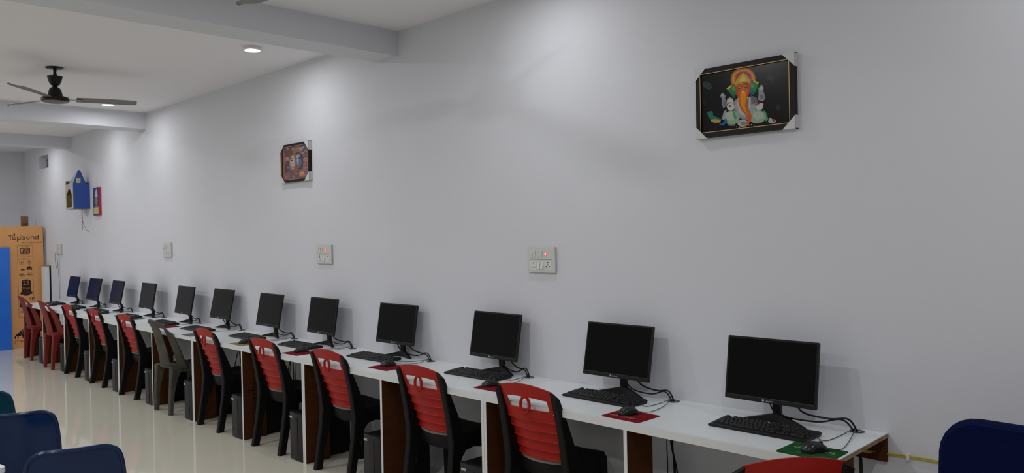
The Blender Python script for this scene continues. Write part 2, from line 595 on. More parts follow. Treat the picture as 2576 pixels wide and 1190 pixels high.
logo_vs = text_polys('Lapcare', .0115, 'LEFT')
for i, (mx, my, yaw, tilt) in enumerate(MONITORS):
    t = tag(empty('computer_monitor', (mx, my, DH), yaw), MON_EXTRA[i], 'monitor', 'monitors along the desk')
    hw = MW / 2
    display(MB().rbox(-hw, hw, 0, .016, 0, MH, .006, 'y', 3, .0015), tilt).build('bezel', M_BEZEL, t, True)
    back = MB().loft([[(-hw + .012, .016, .012), (hw - .012, .016, .012), (hw - .012, .016, MH - .012), (-hw + .012, .016, MH - .012)],
                      [(-hw + .05, .030, .03), (hw - .05, .030, .03), (hw - .05, .030, MH - .05), (-hw + .05, .030, MH - .05)]])
    display(back, tilt).build('back_cover', M_BLACK, t)
    display(MB().box(-hw + .009, hw - .009, -.0006, .002, .022, MH - .009), tilt).build('screen', M_SCREEN, t)
    display(MB().box(-hw + .012, hw - .012, -.0009, .002, .0188, .0205), tilt).build('trim_line', M_GREYLINE, t)
    lg = MB()
    n = 12
    lg.add([(-.026 + .0052 * math.cos(2 * math.pi * k / n), -.0008, .0098 + .0052 * math.sin(2 * math.pi * k / n)) for k in range(n)], [tuple(range(n))])
    lg.add([(-.017 + p[0], -.0008, .0098 + p[1]) for p in logo_vs[0]], logo_vs[1])
    display(lg, tilt).build('logo', M_LOGO, t)
    ny = .088
    MB().loft([[(-.018, ny - .011, .012), (.018, ny - .011, .012), (.018, ny + .011, .012), (-.018, ny + .011, .012)],
               [(-.018, ny - .013, .075), (.018, ny - .013, .075), (.018, ny + .008, .075), (-.018, ny + .008, .075)],
               [(-.020, .036, .125), (.020, .036, .125), (.020, .062, .135), (-.020, .062, .135)],
               [(-.020, .046, .17), (.020, .046, .17), (.020, .064, .17), (-.020, .064, .17)]]).build('neck', M_BLACK, t)
    for s in (-1, 1):
        tipx, tipy = s * .150, .032
        MB().loft([[(s * -.012, ny - .020, 0), (s * -.012, ny + .016, 0), (s * -.012, ny + .014, .046), (s * -.012, ny - .014, .046)],
                   [(s * .028, ny - .026, 0), (s * .028, ny + .008, 0), (s * .028, ny + .006, .034), (s * .028, ny - .020, .034)],
                   [(tipx - s * .004, tipy - .010, 0), (tipx, tipy + .010, 0), (tipx, tipy + .008, .007), (tipx - s * .004, tipy - .008, .007)]]).build('foot', M_BLACK, t)
    hx = HOLES[i]
    for nm, sx, dip, r in (('power_cable', .10, .035, .0042), ('video_cable', -.02 if i % 3 == 0 else .03, .012, .0038)):
        a = Vector(tilted(None, tilt, (sx, .030, .03)))
        h = Vector(to_local(t, (hx + (.006 if nm == 'power_cable' else -.006), -.06, DH - .005)))
        m1 = Vector((a.x + .03, a.y + .03, dip + .03))
        m2 = a.lerp(h, .55)
        m2.z = dip + .012
        m2.y = (a.y + h.y) / 2 + .012
        m3 = a.lerp(h, .85)
        m3.z = .045 + (.006 if nm == 'power_cable' else 0)
        MB().tube(spline([a, m1, m2, m3, h], 6), r, 6).build(nm, M_CABLE, t, True)

# ------------------------------------------------------------------ keyboards
KEYBOARDS = [(-1.604, -.288, .0), (-2.512, -.238, -.02), (-3.515, -.206, .02), (-4.585, -.222, .02), (-5.545, -.252, .0), (-6.40, -.272, -.05),
             (-7.345, -.302, .0), (-8.185, -.300, .0), (-9.245, -.285, .02), (-10.315, -.292, .02), (-11.135, -.300, .0), (-12.03, -.290, .0)]
KW, KD = 0.45, 0.150
key_mb = MB().loft([[(-.0083, -.0083, 0), (.0083, -.0083, 0), (.0083, .0083, 0), (-.0083, .0083, 0)],
                    [(-.0064, -.0058, .0055), (.0064, -.0058, .0055), (.0064, .0072, .0055), (-.0064, .0072, .0055)]])
slope = math.atan2(.008, KD)


def key_layout():
    rows = []
    P = .0190
    x0 = -KW / 2 + .014
    ys = [.062, .034, .016, -.002, -.020, -.038]
    main = [[(0, 1)] + [(2 + k, 1) for k in range(4)] + [(6.5 + k, 1) for k in range(4)] + [(11 + k, 1) for k in range(4)],
            [(k, 1) for k in range(13)] + [(13, 2)],
            [(0, 1.5)] + [(1.5 + k, 1) for k in range(12)] + [(13.5, 1.5)],
            [(0, 1.75)] + [(1.75 + k, 1) for k in range(11)] + [(12.75, 2.25)],
            [(0, 2.25)] + [(2.25 + k, 1) for k in range(10)] + [(12.25, 2.75)],
            [(0, 1.25), (1.25, 1.25), (2.5, 1.25), (3.75, 6.25), (10, 1.25), (11.25, 1.25), (12.5, 1.25), (13.75, 1.25)]]
    nav = [[0, 1, 2], [0, 1, 2], [0, 1, 2], [], [1], [0, 1, 2]]
    pad = [[], [0, 1, 2, 3], [0, 1, 2, 3], [0, 1, 2], [0, 1, 2, 3], [0, 2]]
    for r in range(6):
        ks = [(a, w) for a, w in main[r]] + [(15.3 + a, 1) for a in nav[r]] + [(18.6 + a, 2 if (r == 5 and a == 0) else 1) for a in pad[r]]
        for a, w in ks:
            rows.append((x0 + (a + w / 2) * P, ys[r], w))
    return rows


LAYOUT = key_layout()
key_meshes = {}


def key_mesh(w):
    if w not in key_meshes:
        m = MB()
        e = (w - 1) * .0095
        m.add([(p[0] + (e if p[0] > 0 else -e), p[1], p[2]) for p in key_mb.v], key_mb.f)
        o = m.build('key', M_KEY)
        key_meshes[w] = o.data
        bpy.data.objects.remove(o)
    return key_meshes[w]


def key_z(y):
    return .0125 + (y + KD / 2) * math.tan(slope)


body_rings = [[(-KW / 2 + .004, -KD / 2 + .004, 0), (KW / 2 - .004, -KD / 2 + .004, 0), (KW / 2 - .004, KD / 2 - .004, 0), (-KW / 2 + .004, KD / 2 - .004, 0)],
              [(-KW / 2, -KD / 2, .008), (KW / 2, -KD / 2, .008), (KW / 2, KD / 2, .013), (-KW / 2, KD / 2, .013)],
              [(-KW / 2 + .006, -KD / 2 + .010, .0125), (KW / 2 - .006, -KD / 2 + .010, .0125), (KW / 2 - .006, KD / 2 - .006, .0205), (-KW / 2 + .006, KD / 2 - .006, .0205)]]
KB_LABELS = ['black keyboard nearest the open right end of the desk', 'black keyboard second from the near end, behind the red pad in full view'] + \
            ['black keyboard %s from the near end of the desk' % ORD[k] for k in range(2, 10)] + \
            ['black keyboard second from the far end of the desk', 'black keyboard last in the row, nearest the plywood sheets']
all_keys = MB()
for (x, y, w) in LAYOUT:
    e = (w - 1) * .0095
    all_keys.add([(x + p[0] + (e if p[0] > 0 else -e), y + p[1], key_z(y) + p[2]) for p in key_mb.v], key_mb.f)
joined = None
for i, (kx, ky, kr) in enumerate(KEYBOARDS):
    t = tag(empty('keyboard', (kx, ky - .014, DH), kr), KB_LABELS[i], 'keyboard', 'keyboards along the desk')
    if i == 0:
        body0 = MB().loft(body_rings).build('keyboard_body', M_BLACK, t)
    else:
        b = body0.copy()
        COL.objects.link(b)
        b.parent = t
    if i < 3:
        for (x, y, w) in LAYOUT:
            ko = bpy.data.objects.new('key', key_mesh(w))
            COL.objects.link(ko)
            ko.parent = t
            ko.location = (x, y, key_z(y))
            ko.rotation_euler = (slope, 0, 0)
    else:
        if joined is None:
            joined = all_keys.build('keys', M_KEY, t)
            tag(joined, kind='stuff')
        else:
            b = joined.copy()
            COL.objects.link(b)
            b.parent = t
    a = Vector((KW / 2 - .006, KD / 2 - .06, .010))
    h = Vector(to_local(t, (HOLES[i] - .012, -.065, DH - .003)))
    if (h - a).length > .05:
        m1 = Vector((a.x + .05, a.y - .01, .004))
        m2 = a.lerp(h, .6) + Vector((.02, -.015, 0))
        m2.z = .004
        hz = h.copy()
        hz.z = .012
        MB().tube(spline([a, m1, m2, hz, h], 6), .0018, 5).build('cord', M_CORD, t, True)

# ------------------------------------------------------------------ mouse pads and mice
PADS = [(0, -1.315, -.472, 'green'), (1, -2.194, -.452, 'red'), (2, -3.16, -.392, 'red'), (3, -4.20, -.390, 'red'), (4, -5.24, -.442, 'red'),
        (5, -6.07, -.465, 'olive'), (6, -7.01, -.482, 'grey'), (7, -7.86, -.400, 'red'), (8, -8.92, -.345, 'grey')]
PADMAT = {'green': mat('green camouflage pad', (0.006, 0.045, 0.012), 0.9, spec=0.1, noise=(45, (0.014, 0.125, 0.035), 0.9)),
          'red': mat('red patterned pad', (0.26, 0.008, 0.015), 0.9, spec=0.1, noise=(40, (0.09, 0.005, 0.008), 0.9)),
          'olive': mat('olive yellow pad', (0.25, 0.20, 0.03), 0.8, noise=(30, (0.15, 0.13, 0.03), 0.9)),
          'grey': mat('grey green pad', (0.10, 0.13, 0.12), 0.8, noise=(30, (0.05, 0.07, 0.06), 0.9))}
PAD_LABELS = ['green camouflage mouse pad at the near end of the desk', 'red mouse pad in full view below the second monitor',
              'red mouse pad half hidden by the nearest pushed in chair', 'red mouse pad below the fourth monitor from the near end',
              'red mouse pad below the fifth monitor from the near end', 'olive yellow mouse pad below the sixth monitor',
              'grey green mouse pad below the seventh monitor', 'red mouse pad behind the grey green chair', 'grey pad below the ninth monitor']
for k, px, py, c in PADS:
    t = tag(empty('mouse_pad', (px, py, DH), rnd.uniform(-.02, .02)), PAD_LABELS[k], 'mouse pad', 'mouse pads')
    MB().rbox(-.108, .108, -.088, .088, .0003, .0028, .010, 'z', 3).build('pad_sheet', PADMAT[c], t)
    if k in (0, 1):
        p = Print((0, 0, .0028), (1, 0, 0), (0, 1, 0))
        col = (0.42, 0.36, 0.22) if k == 0 else (0.40, 0.33, 0.22)
        if k == 0:
            p.text('GAMING', 0, .022, .034, col, sx=1.25)
            p.rect(-.045, -.048, -.022, -.044, (0.5, 0.12, 0.03))
        else:
            p.text('GAMING', -.02, -.040, .030, col, sx=1.2)
            q = Print((0, 0, .0028), (1, 0, 0), (0, 1, 0))
            q.text('PAD', .05, .030, .014, (0.35, 0.15, 0.08)).build('small_lettering', M_PRINT_MATT, t)
        p.build('printed_lettering', M_PRINT_MATT, t)

MICE = [(0, -1.305, -.467, -.5), (1, -2.215, -.440, -.35), (2, -3.215, -.392, -.3), (3, -4.235, -.360, -.3), (4, -5.265, -.412, -.3), (5, -6.075, -.458, -.1),
        (8, -8.99, -.335, -.2), (9, -9.90, -.345, -.2), (10, -10.78, -.400, .1), (11, -11.75, -.405, .1)]
MOUSE_LABELS = {0: 'black mouse on the green camouflage pad', 1: 'black mouse on the red pad in full view', 2: 'black mouse peeking out behind the nearest pushed in chair',
                3: 'black mouse on the red pad below the fourth monitor', 4: 'black mouse on the red pad below the fifth monitor', 5: 'black mouse on the olive yellow pad',
                8: 'black mouse below the ninth monitor', 9: 'black mouse below the tenth monitor', 10: 'black mouse in front of the keyboard second from the far end',
                11: 'black mouse nearest the far end of the desk'}
PADSET = {k for k, *_ in PADS}


def mouse_mb():
    rings = []
    N = 10
    for k in range(N + 1):
        u = k / N
        y = -.056 + .112 * u
        wv = .031 * math.sqrt(max(0.02, 1 - (2 * u - 1) ** 4)) * (1 - .10 * math.exp(-((u - .55) / .2) ** 2))
        hv = .038 * math.sin(math.pi * min(1, max(0.06, (u * .86 + .09)))) ** .8
        ring = []
        for j in range(12):
            a = math.pi * j / 11
            ring.append((-wv * math.cos(a) * (1.0 if j not in (0, 11) else .93), y, .002 + hv * math.sin(a) ** .75 if 0 < j < 11 else 0.0))
        rings.append(ring)
    return MB().loft(rings)


m0 = None
for k, x, y, rz in MICE:
    zb = DH + (.0030 if k in PADSET else 0.0)
    t = tag(empty('computer_mouse', (x, y, zb), rz), MOUSE_LABELS[k], 'mouse', 'mice along the desk')
    if m0 is None:
        b0 = mouse_mb().build('mouse_body', M_BLACKGLOSS, t, True)
        w0 = MB().tube([(-.004, .026, .030), (.004, .026, .030)], .0095, 10).build('scroll_wheel', M_GREYLINE, t, True)
        m0 = t
    else:
        for s in (b0, w0):
            c = s.copy()
            COL.objects.link(c)
            c.parent = t
    a = Vector((0, .055, .008))
    h = Vector(to_local(t, (HOLES[k], -.072, DH - .004)))
    m1 = a + Vector((.02, .05, -.005))
    m2 = a.lerp(h, .6) + Vector((.03, 0, 0))
    m2.z = .004 - (zb - DH)
    hz = h.copy()
    hz.z = .012
    MB().tube(spline([a, m1, m2, hz, h], 6), .0017, 5).build('cord', M_CORD, t, True)

# ------------------------------------------------------------------ computer towers under the desk


def tower(x1, label, first=[None]):
    t = tag(empty('computer_tower', (x1, 0, 0)), label, 'computer', 'towers under the desk')
    if first[0] is None:
        W, H, yf, yb = .185, .345, -DD - .006, -.17
        body = MB().box(-W, 0, yf + .03, yb, .008, H - .004).build('case_body', M_TOWERSIDE, t)
        pr = [(-W, yf + .03), (0, yf + .03), (0, yf + .012), (-.02, yf + .003), (-W / 2, yf), (-W + .02, yf + .003), (-W, yf + .012)]
        fr = MB().prism(pr, 0.006, H, 'z').build('front_panel', M_TOWER, t, True)
        sm = MB().box(-.062, -.058, yf - .001, yf + .006, .03, H - .03).build('groove', M_TOWERSIDE, fr)
        bt = MB().box(-W + .020, -W + .058, yf - .0015, yf + .008, H - .040, H - .026).build('sticker', M_CHROME, fr)
        ft = [MB().box(a, a + .02, b, b + .03, 0, .008).build('rubber_foot', M_TOWERSIDE, t) for a in (-W + .01, -.03) for b in (yf + .05, yb - .08)]
        first[0] = t
    else:
        for ch in list(first[0].children):
            copy_tree(ch, t)
    return t


for n in range(0, 11):
    px = DX0 - (n + 1) * BAY
    joint = n % 2 == 1
    tower(px - (.020 if joint else .011) - (.006, .0, .012, .003)[n % 4],
          'dark computer tower under the %s bay of the desk from the near end' % ORD[n + 1] if n < 10 else 'dark computer tower under the last bay by the plywood sheets')

# ------------------------------------------------------------------ cables hanging under the desk


def hanging(k, label):
    hx = HOLES[k]
    t = tag(empty('hanging_cables', (hx, 0, 0)), label, 'cables', 'cables hanging under the desk')
    for j in range(4):
        r = random.Random(k * 10 + j)
        x = r.uniform(-.05, .05)
        pts = [(0 + x * .2, -.062, DH - .012), (x * .8, -.07 - r.uniform(0, .04), DH - .17), (x + r.uniform(-.06, .06), -.08 - r.uniform(0, .06), .36),
               (x + r.uniform(-.10, .04), -.10 - r.uniform(0, .05), .18), (x - .10 + r.uniform(-.06, .06), -.12, .06 + r.uniform(0, .05)), (x - .18, -.155, .14 + .03 * j)]
        MB().tube(spline(pts, 5), .0042 if j < 2 else .003, 5).build('cable', M_CABLE, t, True)


for k in range(12):
    hanging(k, 'loose black cables hanging below the %s grommet of the desk from the near end' % ORD[k])

# ------------------------------------------------------------------ two tone chairs (red back, black frame)
REAR = [(0, -.085), (.15, -.058), (.30, -.034), (.42, -.024), (.55, -.038), (.70, -.068), (.84, -.105)]


def two_tone_chair():
    t = empty('plastic_chair')
    prof = lambda z: lerp_tab(REAR, z)
    # backrest, one red moulding with a hand slot
    xs = [-.172, -.135, -.10, -.06, -.02, .02, .06, .10, .135, .172]
    hw = .172
    rows = []
    ztop = lambda x: .838 + .024 * (1 - (x / hw) ** 2)
    zslot = lambda x: .780 + .014 * (1 - (x / hw) ** 2)
    rows.append([(x, ztop(x), 0) for x in xs])
    rows.append([(x, (ztop(x) + zslot(x)) / 2, 0) for x in xs])
    rows.append([(x, zslot(x), 0) for x in xs])
    rows.append([(x, .728, 0) for x in xs])
    ribs = [.665, .612, .559, .506]
    z = .728
    for rz in ribs + [.458]:
        rows.append([(x, (z + rz) / 2, -.002) for x in xs])
        rows.append([(x, rz + .010, -.006) for x in xs])
        rows.append([(x, rz + .004, -.014) for x in xs])
        if rz != .458:
            rows.append([(x, rz, .002) for x in xs])
        z = rz
    vs, quads = [], []
    nx = len(xs)
    for r in rows:
        for x, zz, dy in r:
            rec = lerp_tab([(.458, .082), (.60, .050), (.72, .022), (.86, .006)], zz)
            bul = lerp_tab([(.458, .046), (.72, .024), (.86, .012)], zz)
            tap = lerp_tab([(.458, 1.015), (.72, 1.03), (.86, 1.02)], zz)
            vs.append((x * tap, prof(zz) + rec - bul * (1 - (x / hw) ** 2) + dy, zz))
    for i in range(len(rows) - 1):
        for j in range(nx - 1):
            if i == 2 and 1 <= j < nx - 2:
                continue
            quads.append((i * nx + j, (i + 1) * nx + j, (i + 1) * nx + j + 1, i * nx + j + 1))
    back = MB().shell(vs, quads, (0, .007, 0)).build('backrest', M_CHAIRRED, t, True)
    # maroon looking ledge under the slot is the red lip folding forward
    lv = [(x, prof(.728) + .020 - .022 * (1 - (x / hw) ** 2), .728) for x in xs[1:-1]] + [(x, prof(.72) + .050 - .010 * (1 - (x / hw) ** 2), .722) for x in xs[1:-1]]
    n2 = nx - 2
    MB().shell(lv, [(j, j + 1, n2 + j + 1, n2 + j) for j in range(n2 - 1)], (0, 0, -.004)).build('slot_ledge', M_CHAIRRED, back)
    ring = [(.030 * math.cos(a), prof(.755) - .010, .752 + .042 * math.sin(a)) for a in [2 * math.pi * k / 20 for k in range(20)]]
    MB().tube(ring, .0085, 6, True).build('slot_ring', M_CHAIRRED, back, True)
    # frame posts with rear legs
    for s in (-1, 1):
        rings = []
        for zz, xo, wv, dp in ((0, .200, .022, .050), (.02, .200, .022, .050), (.15, .201, .022, .052), (.30, .200, .023, .062), (.42, .198, .024, .105), (.50, .196, .024, .085),
                               (.60, .195, .023, .062), (.72, .193, .022, .038), (.80, .191, .021, .026), (.822, .190, .0205, .022)):
            y = prof(zz)
            c = .006
            q = [(-wv, c), (-wv + c, 0), (wv - c, 0), (wv, c), (wv, dp), (-wv, dp)]
            rings.append([(s * xo + a, y + b, zz + (s * (-a) * .55 if zz > .81 else 0)) for a, b in q])
        MB().loft(rings).build('back_post', M_CHAIRBLACK, t, True)
    # lip, lower back skirt
    gx = [-.168 + .336 * k / 8 for k in range(9)]
    bulge = lambda x, b: b * (1 - (x / .172) ** 2)
    lip = [(x * .96, prof(.455) + .078 - bulge(x, .050), .458) for x in gx] + [(x * .96, prof(.447) + .076 - bulge(x, .054), .444) for x in gx]
    MB().shell(lip, [(j, 9 + j, 10 + j, j + 1) for j in range(8)], (0, .012, 0)).build('lower_lip', M_CHAIRLIP, t)
    sk = []
    for zz, b in ((.446, .050), (.40, .040), (.355, .020)):
        sk += [(x * .99, prof(zz) + .080 - bulge(x, b), zz + (.02 * (x / .17) ** 2 if zz < .36 else 0)) for x in gx]
    MB().shell(sk, [(r * 9 + j, (r + 1) * 9 + j, (r + 1) * 9 + j + 1, r * 9 + j + 1) for r in range(2) for j in range(8)], (0, .01, 0)).build('back_skirt', M_CHAIRBLACK, t, True)
    seat_and_front(t, M_CHAIRBLACK, .205, .472, .062)
    return t


def seat_and_front(t, m, hw, hs, y0=.02):
    ys = [y0, max(.08, y0 + .02), .15, .22, .28, .315, .335, .342]
    zs = [hs, hs - .004, hs - .008, hs - .006, hs, hs - .006, hs - .022, hs - .045]
    xs = [-1, -.92, -.6, -.2, .2, .6, .92, 1]
    dz = [-.045, -.004, -.006, -.010, -.010, -.006, -.004, -.045]
    vs = []
    for y, z in zip(ys, zs):
        for u, d in zip(xs, dz):
            w = hw * (1.0 - .10 * max(0, (y - .28) / .06) ** 2 * abs(u))
            vs.append((u * w, y, z + d))
    n = len(xs)
    quads = [(i * n + j, i * n + j + 1, (i + 1) * n + j + 1, (i + 1) * n + j) for i in range(len(ys) - 1) for j in range(n - 1)]
    MB().shell(vs, quads, (0, 0, -.010)).build('seat', m, t, True)
    for s in (-1, 1):
        rings = []
        for zz, x, y, wv, dp in ((0, hw - .010, .288, .017, .018), (.2, hw - .014, .286, .020, .022), (.36, hw - .022, .284, .024, .028), (hs - .03, hw - .026, .282, .024, .032)):
            rings.append([(s * x - wv, y - dp, zz), (s * x + wv, y - dp, zz), (s * x + wv, y + dp, zz), (s * x - wv, y + dp, zz)])
        MB().loft(rings).build('front_leg', m, t)
        # arched side rail joining the legs
        pts = [(.04, hs - .05), (.30, hs - .05), (.30, .24), (.27, .31), (.22, .355), (.15, .37), (.09, .36), (.055, .32), (.035, .22)]
        MB().prism(pts, s * (hw - .012), s * (hw - .002)).build('side_rail', m, t)


CHAIR_G = 'red and black chairs pushed up to the desk'
TWO_TONE = [(-10.36, -.517, .02, 'red and black chair third from the far end, beside the maroon chairs'),
            (-9.41, -.517, .01, 'red and black chair fourth from the far end of the row'),
            (-8.45, -.517, .03, 'red and black chair on the far side of the grey green chair'),
            (-6.515, -.522, -.01, 'red and black chair on the near side of the grey green chair'),
            (-5.505, -.517, .01, 'red and black chair in front of the sixth monitor from the near end'),
            (-4.59, -.517, .0, 'red and black chair in front of the fifth monitor from the near end'),
            (-3.60, -.517, .0, 'red and black chair in front of the fourth monitor from the near end'),
            (-2.735, -.517, .02, 'red and black chair nearest among those pushed in, before the third monitor'),
            (-1.243, -.868, .87, 'red chair back cut off by the bottom edge near the green mouse pad')]
c0 = two_tone_chair()
for k, (x, y, rz, lab) in enumerate(TWO_TONE):
    c = c0 if k == 0 else copy_tree(c0)
    c.location = (x, y, 0)
    c.rotation_euler = (0, 0, rz)
    tag(c, lab, 'chair', CHAIR_G)

# ------------------------------------------------------------------ one piece moulded chairs


def moulded_chair(m):
    t = empty('moulded_plastic_chair')
    R2 = [(0, -.125), (.20, -.117), (.40, -.104), (.45, -.104), (.60, -.128), (.75, -.163), (.87, -.200)]
    prof = lambda z: lerp_tab(R2, z)
    us = [-1, -.9, -.78, -.52, -.25, 0, .25, .52, .78, .9, 1]
    lev = [0, .10, .2, .3, .42, .54, .66, .78, .86, .91, .95, .98, 1.0]
    vs, quads = [], []
    nx = len(us)
    for l in lev:
        for u in us:
            zc = .425 + .445 * l
            hwz = .205 - .030 * l
            x = u * hwz
            drop = .115 * abs(u) ** 3.0 * max(0, (l - .55) / .45) ** 2
            z = zc - drop
            b = .065 + .075 * (1 - l)
            vs.append((x, prof(z) + b * u * u - .010, z))
    for i in range(len(lev) - 1):
        for j in range(nx - 1):
            if 1 <= i < 9 and (j == 2 or j == nx - 4):
                continue
            quads.append((i * nx + j, i * nx + j + 1, (i + 1) * nx + j + 1, (i + 1) * nx + j))
    back = MB().shell(vs, quads, (0, .008, 0)).build('backrest', m, t, True)
    rim = [vs[i * nx + 0] for i in range(len(lev))] + [vs[(len(lev) - 1) * nx + j] for j in range(1, nx - 1)] + [vs[i * nx + nx - 1] for i in reversed(range(len(lev)))]
    MB().tube([(p[0], p[1] + .004, p[2]) for p in rim], .011, 6).build('rim', m, back, True)
    for s in (-1, 1):
        rings = []
        for zz, xo, wv, dp in ((0, .165, .026, .034), (.02, .165, .025, .034), (.20, .172, .025, .040), (.34, .176, .032, .060), (.43, .180, .038, .10)):
            y = prof(zz)
            rings.append([(s * xo - wv, y + .008, zz), (s * xo - wv + .008, y, zz), (s * xo + wv - .008, y, zz), (s * xo + wv, y + .008, zz), (s * xo + wv, y + dp, zz), (s * xo - wv, y + dp, zz)])
        MB().loft(rings).build('rear_leg', m, t, True)
    seat_and_front(t, m, .205, .445, -.095)
    return t


mo = moulded_chair(M_MAROON)
mo.location = (-12.275, -.478, 0)
tag(mo, 'maroon moulded chair last in the row beside the plywood sheets', 'chair', 'maroon moulded chairs')
m2 = copy_tree(mo)
m2.location = (-11.145, -.515, 0)
tag(m2, 'maroon moulded chair second from the far end of the row', 'chair')
m3 = moulded_chair(M_OLIVE)
m3.location = (-7.446, -.505, 0)
tag(m3, 'weathered grey green moulded chair among the red ones', 'chair')

# ------------------------------------------------------------------ navy shell chairs in the foreground


def shell_chair(m, name='shell_chair'):
    t = empty(name)
    # backrest and seat in one curved shell; faces +y
    prof = [(.34, .415), (.35, .44), (.28, .455), (.16, .445), (.06, .435), (.0, .445), (-.04, .49), (-.065, .56), (-.085, .64), (-.105, .72), (-.118, .775), (-.122, .797)]
    wid = [.15, .165, .178, .182, .182, .181, .180, .180, .178, .172, .158, .128]
    us = [-1, -.93, -.8, -.5, 0, .5, .8, .93, 1]
    vs, quads = [], []
    n = len(us)
    for (y, z), w in zip(prof, wid):
        up = max(0, min(1, (z - .46) / .1))
        for u in us:
            curl = .018 * max(0, abs(u) - .75) / .25
            vs.append((u * w, y + (.045 * u * u) * up - curl * up * .8, z + (.03 * u * u) * (1 - up) - .010 * abs(u) ** 6))
    quads = [(i * n + j, i * n + j + 1, (i + 1) * n + j + 1, (i + 1) * n + j) for i in range(len(prof) - 1) for j in range(n - 1)]
    sh = MB().shell(vs, quads, (0, .006, -.004)).build('seat_shell', m, t, True)
    rim = [vs[i * n] for i in range(5, len(prof))] + [vs[(len(prof) - 1) * n + j] for j in range(1, n - 1)] + [vs[i * n + n - 1] for i in reversed(range(5, len(prof)))]
    MB().tube(spline([(p[0], p[1] + .002, p[2]) for p in rim], 3), .009, 7).build('rolled_rim', m, sh, True)
    for sx in (-1, 1):
        for y0, y1 in ((.24, .28), (.04, -.02)):
            MB().cyl((sx * .15, y0, .43), (sx * .19, y1, 0), .011, .011, 8).build('leg', M_CHROME, t, True)
    MB().tube([(-.15, .04, .425), (-.15, .24, .43), (.15, .24, .43), (.15, .04, .425)], .009, 6, True).build('under_frame', M_CHROME, t, True)
    return t


sc0 = shell_chair(M_BLUECHAIR)
ANG = math.radians(72)
fx, fy = -math.sin(ANG), math.cos(ANG)          # facing direction of the shells


def place_shell(c, bx, by, extra=0.0):
    c.rotation_euler = (0, 0, ANG + extra)
    a = ANG + extra
    c.location = (bx - .11 * math.sin(a), by + .11 * math.cos(a), 0)


place_shell(sc0, -3.43, -2.475)
tag(sc0, 'navy blue shell chair nearest the bottom left corner', 'chair', 'blue shell chairs at the left edge')
sc1 = copy_tree(sc0)
place_shell(sc1, -4.35, -2.475)
tag(sc1, 'navy blue shell chair behind the front one at the left edge', 'chair', 'blue shell chairs at the left edge')
sc2 = shell_chair(M_TEALCHAIR)
place_shell(sc2, -5.11, -2.50)
tag(sc2, 'teal shell chair cut by the left edge of the photo', 'chair', 'blue shell chairs at the left edge')

tb = tag(empty('side_table', (-3.9, -2.96, 0), math.radians(8)), 'small white table top at the very bottom left corner', 'table')
MB().rbox(-.26, .27, -.27, .27, .70, .722, .02, 'z', 3).build('table_top', M_WHITE, tb)
for sx in (-1, 1):
    for sy in (-1, 1):
        MB().cyl((sx * .22, sy * .22, .70), (sx * .23, sy * .23, 0), .014, .011, 8).build('leg', M_CHROME, tb, True)

# ------------------------------------------------------------------ navy office chair by the wall
oc = tag(empty('office_chair', (-.66, -.64, 0), math.radians(-4)), 'navy fabric office chair at the bottom right corner', 'chair')


def cushion(mb, cx, y0, y1, z0, z1, hw, r, lean=0.0, n=6):
    """Padded rounded slab facing -y."""
    def outline(inset):
        pts = []
        for qx, qz, s in ((cx + hw - r, z1 - r, 0), (cx - hw + r, z1 - r, 1), (cx - hw + r * .6, z0 + r * .6, 2), (cx + hw - r * .6, z0 + r * .6, 3)):
            rr = (r if s < 2 else r * .6) - inset
            for k in range(n + 1):
                a = math.pi / 2 * (s + k / n)
                pts.append((qx + rr * math.cos(a), qz + rr * math.sin(a)))
        return pts
    rings = []
    for y, ins in ((y0 + .006, .035), (y0, .018), (y0 + .012, .004), ((y0 + y1) / 2, 0), (y1 - .008, .006), (y1, .02)):
        rings.append([(x, y + lean * (z - z0), z) for x, z in outline(ins)])
    return mb.loft(rings)


cushion(MB(), 0, .20, .265, .535, .945, .25, .13, .10).build('backrest', M_NAVYFAB, oc, True)
sm = MB()
cushion(sm, 0, 0, .075, -.26, .24, .25, .10)
sm.v = [(x, z, .50 - y) for x, y, z in sm.v]
sm.build('seat', M_NAVYFAB, oc, True)
MB().tube(spline([(0, .02, .41), (0, .26, .41), (0, .30, .48), (0, .285, .66)], 5), .018, 8).build('back_bracket', M_BLACK, oc, True)
MB().lathe([(.06, .405), (.06, .425), (.02, .43)]).build('seat_plate', M_BLACK, oc)
MB().lathe([(.032, .10), (.032, .25), (.018, .25), (.018, .41)], n=14).build('gas_column', M_BLACK, oc, True)
for k in range(5):
    a = 2 * math.pi * k / 5 + .3
    lg = MB().cyl((.02 * math.cos(a), .02 * math.sin(a), .11), (.27 * math.cos(a), .27 * math.sin(a), .075), .024, .014, 8).build('base_arm', M_BLACK, oc, True)
    ca, sa = math.cos(a), math.sin(a)
    MB().tube([(.27 * ca - sa * .016, .27 * sa + ca * .016, .027), (.27 * ca + sa * .016, .27 * sa - ca * .016, .027)], .027, 12).cyl((.27 * ca, .27 * sa, .03), (.27 * ca, .27 * sa, .08), .006).build('caster', M_BLACK, lg, True)

# ------------------------------------------------------------------ switch boards on the wall


